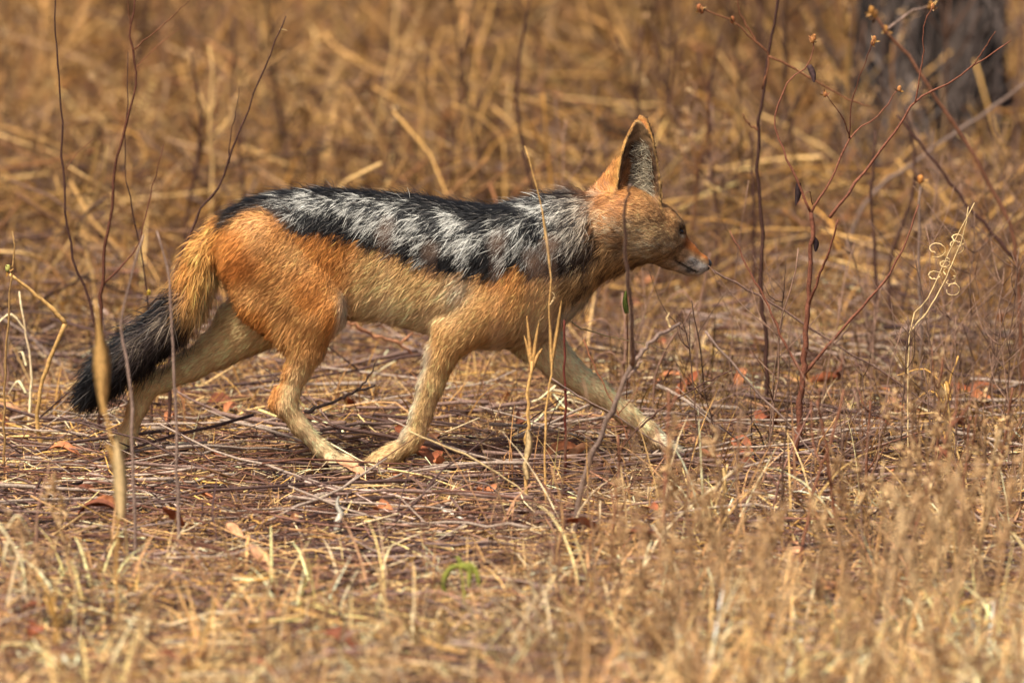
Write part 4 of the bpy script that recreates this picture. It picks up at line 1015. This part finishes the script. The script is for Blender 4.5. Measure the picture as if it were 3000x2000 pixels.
# --- curled grass
Y = .05
p = Plant('curly_grass', gpt(2085, Y), 'pale wiry grass with tight curled tendrils beyond the reddish shrub', 'grass')
p.tube('stalk', [p.root] + pl([(2090, 760), (2130, 690), (2170, 600), (2192, 555), (2238, 466)], Y), .0013, .0006, PALES, M_STRAW, 24); p.tube('stalk', pl([(2088, 765), (2140, 700), (2190, 600), (2215, 530), (2224, 475)], Y), .0011, .0006, PALES, M_STRAW, 20)
for (cx, cy, rx) in [(2152, 568, 15), (2196, 562, 13), (2200, 545, 12), (2148, 628, 13), (2180, 622, 12), (2186, 640, 9), (2172, 600, 10), (2190, 660, 12)]:
    a = np.linspace(0, rng.uniform(4.5, 7.5), 9) + rng.uniform(0, 6); p.tube('curl', [at(cx + rx * math.cos(t) * (1 + .05 * i), cy + rx * .9 * math.sin(t) + i * 1.2, Y + .002 * i) for i, t in enumerate(a)], .0010, .0005, PALES * 1.1, M_STRAW, 26, 5)
# --- green sprout in front
p = Plant('green_sprout', gpt(1062, -1.3), 'small drooping green sprout in the straw', 'sprout')
p.tube('stem', [p.root] + pl([(1064, 1340), (1058, 1296)], -1.3), .0020, .0014, lin((150, 150, 60)))
for a in ([(1058, 1298), (1034, 1306), (1018, 1340), (1030, 1372)], [(1058, 1298), (1080, 1296), (1096, 1320), (1100, 1345)], [(1060, 1300), (1078, 1310), (1076, 1350)], [(1058, 1300), (1054, 1284), (1046, 1278)]): p.blade('leaf', pl(a, -1.3), .0042, lin((150, 152, 70)), n=10)
p = Plant('green_sprout', gpt(1440, .12), 'single upright green leaf behind the grey stem', 'sprout'); p.tube('stem', [p.root] + pl([(1441, 800), (1440, 715)], .12), .0010, .0008, BRN); p.blade('leaf', pl([(1440, 720), (1436, 695), (1438, 668)], .12), .0045, lin((124, 138, 66)), n=10)

# --- countable random plants
def weed(root, h, colr, label, group, name='dead_weed', nb=5, head=True, spread=.25, rs=.0022, leafy=True):
    root = np.asarray(root); e = empty(name, tuple(root), label, 'weed', group)
    lean = rng.normal(0, .14, 2); n = 12; t = np.linspace(0, 1, n)
    P = np.stack([lean[0] * h * t ** 1.4 + np.cumsum(rng.normal(0, .008, n)) * h, lean[1] * h * t, t * h], -1); P[0] = 0
    V, Q, C = tubes(P[None], (rs * np.linspace(1, .55, n))[None], 5); cc = np.clip(np.repeat(colr * (1 + rng.normal(0, .12, (n, 1))), 5, 0), .01, .9)
    link('stem', make_mesh('stem', V, [Q, C], cc), M_TWIG, e)
    for k in range(nb):
        i = rng.integers(4, n - 1); a = rng.uniform(0, 6.28); l = h * rng.uniform(.1, .32) ; d = np.array([math.cos(a) * spread * 2, math.sin(a) * spread * 2, .8])
        B = spline([P[i], P[i] + d * l * .5 + rng.normal(0, .006, 3), P[i] + d * l + np.array([0, 0, .02])], 6)
        V, Q, C = tubes(B[None], (rs * .55 * np.linspace(1, .5, 6))[None], 4); b = link('branch', make_mesh('branch', V, [Q, C], np.clip(np.repeat(np.tile(colr, (6, 1)), 4, 0), .01, .9)), M_TWIG, e)
        if head:
            m = 26; q0 = B[rng.integers(3, 6, m)]; dd = norm(rng.normal(0, 1, (m, 3)) + np.array([0, 0, .6])); ll = rng.uniform(.006, .016, (m, 1))
            PP = np.stack([q0, q0 + dd * ll * .5, q0 + dd * ll], 1); WW = norm(np.cross(dd, rng.normal(0, 1, (m, 3))))[:, None] * np.array([.0012, .0016, .0003])[None, :, None]
            V, Q = blades(PP, WW); link('seed_head', make_mesh('seed_head', V, [Q], np.clip(np.repeat(pick(PAL_GREY, m) * 1.15, 6, 0), .01, .9)), M_GRASS, b)
# pinkish grey weeds in the right foreground
for px, Y, h in [(1555, -1.25, .30), (1700, -1.9, .26), (1760, -1.5, .2), (1930, -1.3, .24), (1990, -1.7, .33), (2040, -1.4, .28), (2100, -1.1, .34), (2130, -2.0, .36), (2170, -1.6, .26), (2215, -1.9, .4),
                 (2250, -1.3, .32), (2290, -1.7, .30), (2330, -1.2, .36), (2060, -2.2, .3), (1860, -2.1, .22), (2300, -2.2, .34), (1500, -2.1, .14), (1620, -1.6, .18), (1350, -2.2, .13), (880, -2.2, .12), (300, -1.9, .14), (100, -1.5, .2), (180, -1.2, .16), (1420, -1.4, .16), (1480, -1.8, .2), (1580, -2.1, .2), (1660, -1.2, .2), (1740, -2.2, .24), (1810, -1.5, .22), (1880, -1.8, .26), (1960, -2.3, .3), (2020, -1.1, .26), (2150, -1.2, .3), (2190, -2.3, .36), (2260, -2.4, .34), (2340, -1.9, .4), (2240, -.9, .26), (2310, -.8, .28)]:
    weed(gpt(px, Y), h, pick(PAL_GREY, 1)[0] * rng.uniform(.7, 1.1), 'grey tan dead weed with fuzzy seed heads in front of the jackal', 'fuzzy grey weeds in front of the jackal', rs=.0026)
for px, Y, h in [(1520, -1.15, .33), (1830, -.9, .3), (2070, -1.05, .3), (2200, -.8, .25), (1940, -.8, .28), (1405, -.8, .22), (2140, -.45, .3), (1990, -.35, .2), (2280, -.5, .26)]:
    weed(gpt(px, Y), h, lin((128, 84, 62)) * rng.uniform(.8, 1.2), 'thin reddish brown dead stem with few side twigs in front of the jackal', 'reddish stems in front of the jackal', 'bare_weed', 3, False, .3, .0032)
for k in range(104):
    px = rng.uniform(1560, 2400) if k < 80 else rng.uniform(1250, 1700); Y = rng.uniform(-.9, 2.6) if k < 80 else rng.uniform(.3, 2.6)
    weed(gpt(px, Y), rng.uniform(.14, .42), lin((134, 104, 86)) * rng.uniform(.5, 1.25), 'thin grey brown many-twigged dead shrublet in the tangle beyond the muzzle', 'grey brown shrublets beyond the muzzle', 'dead_shrublet', 7, False, .5, rng.uniform(.0011, .0020))
for k in range(34):
    px = rng.uniform(1500, 2400); Y = rng.uniform(-2.6, -.9)
    weed(gpt(px, Y), rng.uniform(.10, .34), pick(PAL_GREY, 1)[0] * rng.uniform(.75, 1.25), 'grey tan dead weed with fuzzy seed heads in front of the jackal', 'fuzzy grey weeds in front of the jackal', rs=.0022, spread=.35)
for px, Y, h in [(1195, -1.3, .34), (1320, -1.6, .3), (1375, -1.2, .36), (1480, -1.5, .4), (1530, -1.0, .36), (1585, -1.7, .42), (1640, -1.3, .36), (1270, -1.0, .28), (1410, -1.9, .34), (1690, -1.1, .44), (1720, -1.7, .4), (1235, -1.9, .3)]:
    weed(gpt(px, Y), h, lin((150, 118, 92)) * rng.uniform(.7, 1.15), 'tall thin brown dead weed blurred across the jackal chest and muzzle', 'tall thin weeds before the chest and muzzle', 'dead_weed', 4, False, .3, .0016)
# out-of-focus heads drifting across the shoulder
for px, Y, top in [(885, -3.9, 522), (985, -4.1, 572), (1140, -4.0, 556), (1262, -4.0, 550), (1225, -4.2, 600)]:
    r_ = gpt(px + rng.uniform(-8, 8), Y); tp = at(px, top, Y)
    p = Plant('grass_stalk', r_, 'blurred thin seed stalk crossing the jackal side', 'stalk', 'seed stalks before the jackal flank')
    p.tube('stalk', [r_, (r_ + tp) / 2 + rng.normal(0, .006, 3), tp], .0009, .0006, lin((150, 112, 90)), n=12, sides=4)
    for k in range(3): p.bud(px + rng.uniform(-9, 9), top + rng.uniform(-8, 24), Y, rng.uniform(.004, .006), lin((140, 112, 92)), 'seed')
# tan upright straws, foreground left and along the middle
for px, Y, h in [(60, -1.35, .22), (85, -1.1, .2), (100, -1.7, .18), (150, -2.0, .2), (165, -1.7, .24), (25, -1.9, .2), (200, -2.2, .17), (240, -1.8, .12), (340, -1.5, .12), (420, -1.95, .14), (560, -2.1, .12), (690, -1.7, .1), (1240, -1.0, .22), (1290, -1.3, .2),
                 (1450, -1.0, .2), (1760, -.5, .2), (1660, -.6, .16), (1900, -.25, .15), (2240, -.2, .2), (2330, -.1, .22), (2180, .3, .2), (1500, .5, .22), (1420, .7, .2), (60, .5, .25), (20, .8, .3), (1340, 1.2, .3), (1600, 1.0, .25)]:
    r_ = gpt(px, Y); h *= rng.uniform(.9, 1.15); d = np.array([rng.normal(0, .18), rng.normal(0, .15), 1.0])
    p = Plant('grass_stalk', r_, 'upright dry straw stalk with loose leaf blades', 'stalk', 'upright straw stalks')
    cc = pick(PAL_STRAW, 1)[0]; b1 = r_ + d * h * .5 + rng.normal(0, .008, 3); b2 = r_ + d * h + np.array([rng.normal(0, .03), 0, -.01])
    p.tube('stalk', [r_, b1, b2], .0024, .0012, cc, M_STRAW, 12, 5)
    for k in range(rng.integers(2, 5)):
        q = r_ + d * h * rng.uniform(.15, .75); a = rng.uniform(0, 6.28); l = rng.uniform(.03, .09); f = np.array([math.cos(a), math.sin(a) * .5, 0])
        p.blade('leaf', [q, q + f * l * .45 + np.array([0, 0, l * .5]), q + f * l + np.array([0, 0, l * rng.uniform(-.4, .5)])], rng.uniform(.0018, .004), cc * rng.uniform(.85, 1.2), (f[1], -f[0], .3))
# brown stems and pale arching culms standing in the meadow behind
for k in range(34):
    Y = rng.uniform(2.0, 6.0); px = rng.uniform(-60, 2400) if k > 14 else rng.uniform(1500, 2400)
    weed(gpt(px, Y), rng.uniform(.35, .75), lin((92, 66, 50)) * rng.uniform(.6, 1.3), 'dark dead forb standing in the tall grass behind', 'dark forbs in the meadow', 'dead_forb', 5, False, .35, .0042)
for k in range(30):
    weed(gpt(rng.uniform(-60, 2400), rng.uniform(1.8, 5.0)), rng.uniform(.2, .5), pick(PAL_GRASS, 1)[0] * rng.uniform(.7, 1.2), 'brown fuzzy headed dead weed standing in the tall grass behind', 'fuzzy weeds in the meadow behind', rs=.0032, nb=4, spread=.35)
for k in range(16):
    Y = rng.uniform(2.4, 5.0); px = rng.uniform(-60, 2400); r_ = gpt(px, Y); h = rng.uniform(.2, .55); a = rng.choice([-1, 1]) * rng.uniform(.15, .9)
    p = Plant('grass_stalk', r_, 'pale arching grass culm in the meadow behind', 'stalk', 'pale arching culms in the meadow')
    p.tube('stalk', [r_, r_ + np.array([a * h * .25, 0, h * .6]), r_ + np.array([a * h * .65, 0, h * .92]), r_ + np.array([a * h * 1.15, 0, h * (.95 - .5 * abs(a))])], rng.uniform(.0016, .0030), .0008, lin((196, 150, 96)) * rng.uniform(.6, 1.0), M_STRAW, 14, 5)
for (pts, Y, r) in [([(1085, 330), (1090, 180), (1110, 80), (1130, 0)], 3.6, .006), ([(1060, 200), (1140, 210), (1230, 235), (1320, 290), (1350, 370)], 3.0, .0035), ([(970, 120), (1010, 160), (1040, 200), (1050, 300)], 3.0, .0035), ([(1150, 520), (1160, 430), (1155, 330), (1120, 280), (1040, 240)], 2.6, .004),
                    ([(1090, 330), (1150, 120), (1130, 90)], 3.3, .006), ([(1000, 100), (1060, 60), (1110, 0)], 3.6, .004)]:
    r_ = gpt(pts[0][0], Y); p = Plant('grass_stalk', r_, 'broad pale yellow grass stalk bending over in the meadow behind', 'stalk', 'broad pale stalks in the meadow')
    p.tube('stalk', [r_] + pl(pts, Y), r * .8, r * .3, lin((204, 156, 92)), M_STRAW, 20, 6)
for k, (px, top, Y) in enumerate([(1220, -30, 1.9), (430, 120, 2.2), (560, 40, 2.6), (1510, 60, 2.3), (1620, 120, 2.6), (1640, 80, 2.1), (1690, 300, 1.6), (1985, 300, 1.2), (2060, 250, 1.5)]):
    r_ = gpt(px, Y); tp = at(px + rng.uniform(-40, 40), top, Y); p = Plant('bare_weed', r_, 'tall dark bare stem rising out of the meadow behind', 'stem', 'tall dark stems in the meadow')
    p.tube('stem', [r_, r_ * .65 + tp * .35 + np.array([rng.normal(0, .012), 0, 0]), r_ * .3 + tp * .7 + np.array([rng.normal(0, .015), 0, 0]), tp], .0045, .002, DARKB, n=18)
# dark stump added to stand for deep shade in the thicket, top right
Y = 3.9; r_ = gpt(2120, Y); st_e = empty('shade_stump', tuple(r_), 'dark stump added for the deep shade in the thicket behind the shrubs', 'stump')
nu, nz_ = 40, 26; U = np.linspace(0, 2 * np.pi, nu, endpoint=False); Zs = np.linspace(-.03, .75, nz_)
UU, ZZ = np.meshgrid(U, Zs, indexing='ij'); rad = .15 * (1 + .55 * np.exp(-np.maximum(ZZ, 0) / .10)) * (1 - .25 * ZZ)
pp = np.stack([np.cos(UU) * 3, np.sin(UU) * 3, ZZ * 2.2], -1); rad = rad * (1 + .30 * (vnoise(pp, 71) - .5) + .22 * (vnoise(np.stack([np.cos(UU) * 9, np.sin(UU) * 9, ZZ * 3], -1), 72) - .5))
rad[:, -1] *= .5
V = np.stack([rad * np.cos(UU) + .05 * ZZ, rad * np.sin(UU), ZZ + .04 * (vnoise(pp * 2, 73) - .5)], -1).reshape(-1, 3)
q = [(i * nz_ + j, ((i + 1) % nu) * nz_ + j, ((i + 1) % nu) * nz_ + j + 1, i * nz_ + j + 1) for i in range(nu) for j in range(nz_ - 1)]
sc_ = mixc(np.tile(lin((30, 25, 23)), (len(V), 1)), np.tile(lin((88, 76, 68)), (len(V), 1)), sstep(.55, .8, vnoise(V * np.array([24, 24, 9.]), 74)))
trunk = link('trunk', make_mesh('trunk', V, [np.array(q)], sc_), M_SHADE_STUMP, st_e)
for a in (3.4, 4.3, 5.2, 6.0):
    d = np.array([math.cos(a), math.sin(a), 0]); V, Q, C, c = tube_mesh('root', [d * .12 + np.array([0, 0, .10]), d * .22 + np.array([0, 0, .03]), d * .36 + np.array([0, 0, -.015])], .040, .014, lin((58, 48, 46)), 8, 8); link('root', make_mesh('root', V, [Q, C], c), M_SHADE_STUMP, st_e)
for k in range(16):
    px = rng.uniform(1950, 2330); Yy = rng.uniform(3.0, 3.7); weed(gpt(px, Yy), rng.uniform(.3, .6), lin((112, 98, 90)) * rng.uniform(.4, 1.1), 'grey dead forb standing round the stump', 'grey forbs round the stump', 'dead_forb', 6, False, .4, .0045)
# small curly straw tufts that stand out on the litter
for px, py, r, h in [(1140, 1010, .05, .07), (1110, 1000, .04, .06), (1190, 1030, .04, .05), (560, 860, .05, .07), (500, 880, .04, .06), (620, 900, .04, .05), (1450, 1120, .05, .06), (1880, 960, .05, .06), (1930, 930, .06, .07), (1980, 920, .05, .05), (2120, 850, .05, .09), (2170, 700, .05, .08),
                     (60, 880, .06, .08), (30, 830, .05, .08), (120, 870, .05, .06), (1000, 1160, .05, .05), (560, 1170, .05, .05), (620, 1160, .04, .05), (1080, 1120, .04, .05), (700, 1000, .03, .04), (1620, 960, .05, .05), (1700, 1130, .05, .06), (2000, 1180, .05, .06), (2250, 980, .05, .06), (2300, 1100, .05, .07),
                     (340, 1290, .05, .05), (640, 1370, .06, .05), (800, 1390, .05, .05), (1250, 1330, .05, .05), (1640, 1300, .05, .06), (480, 1330, .05, .05), (1680, 760, .06, .09), (1600, 800, .05, .08), (1550, 820, .05, .06), (1420, 780, .04, .06), (870, 830, .05, .05), (760, 860, .04, .05), (1060, 870, .05, .05)]:
    Yy = ground_y(py + 15); x0 = at(px, py, Yy)[0]; n = 55; h *= 1.3
    ro = tuft_roots(np.array([x0]), np.array([Yy]), n, r * .5); P, Wd = grass_blades(ro, h * .5, h * 1.5, .0007, .0016, .6, 2.2, kink=.4)
    V, Q = blades(P, Wd); r0 = np.array([x0, Yy, float(gz(x0, Yy))])
    o = link('straw_tuft', make_mesh('straw_tuft', V - r0, [Q], np.repeat(pick(PAL_STRAW[:4], n), 12, 0) * 1.05), M_GRASS, label='small golden curly tuft of dry straw on the litter', cat='grass tuft', group='golden straw tufts on the litter'); o.location = tuple(r0)

p = Plant('bleached_leaf', gpt(780, -.62), 'bleached white curled leaf standing in the litter below the hind paw', 'leaf')
p.blade('blade', [p.root] + pl([(776, 1205), (784, 1180), (774, 1160), (779, 1138)], -.62), .0065, lin((232, 222, 200)), n=12)
p = Plant('leaning_twig', at(1072, 1197, -.55), 'short bleached white straw lying below the forelegs', 'twig'); p.tube('stem', pl([(1014, 1166), (1040, 1180), (1072, 1197)], -.5, -.55), .0022, .0018, lin((236, 226, 204)), M_STRAW)
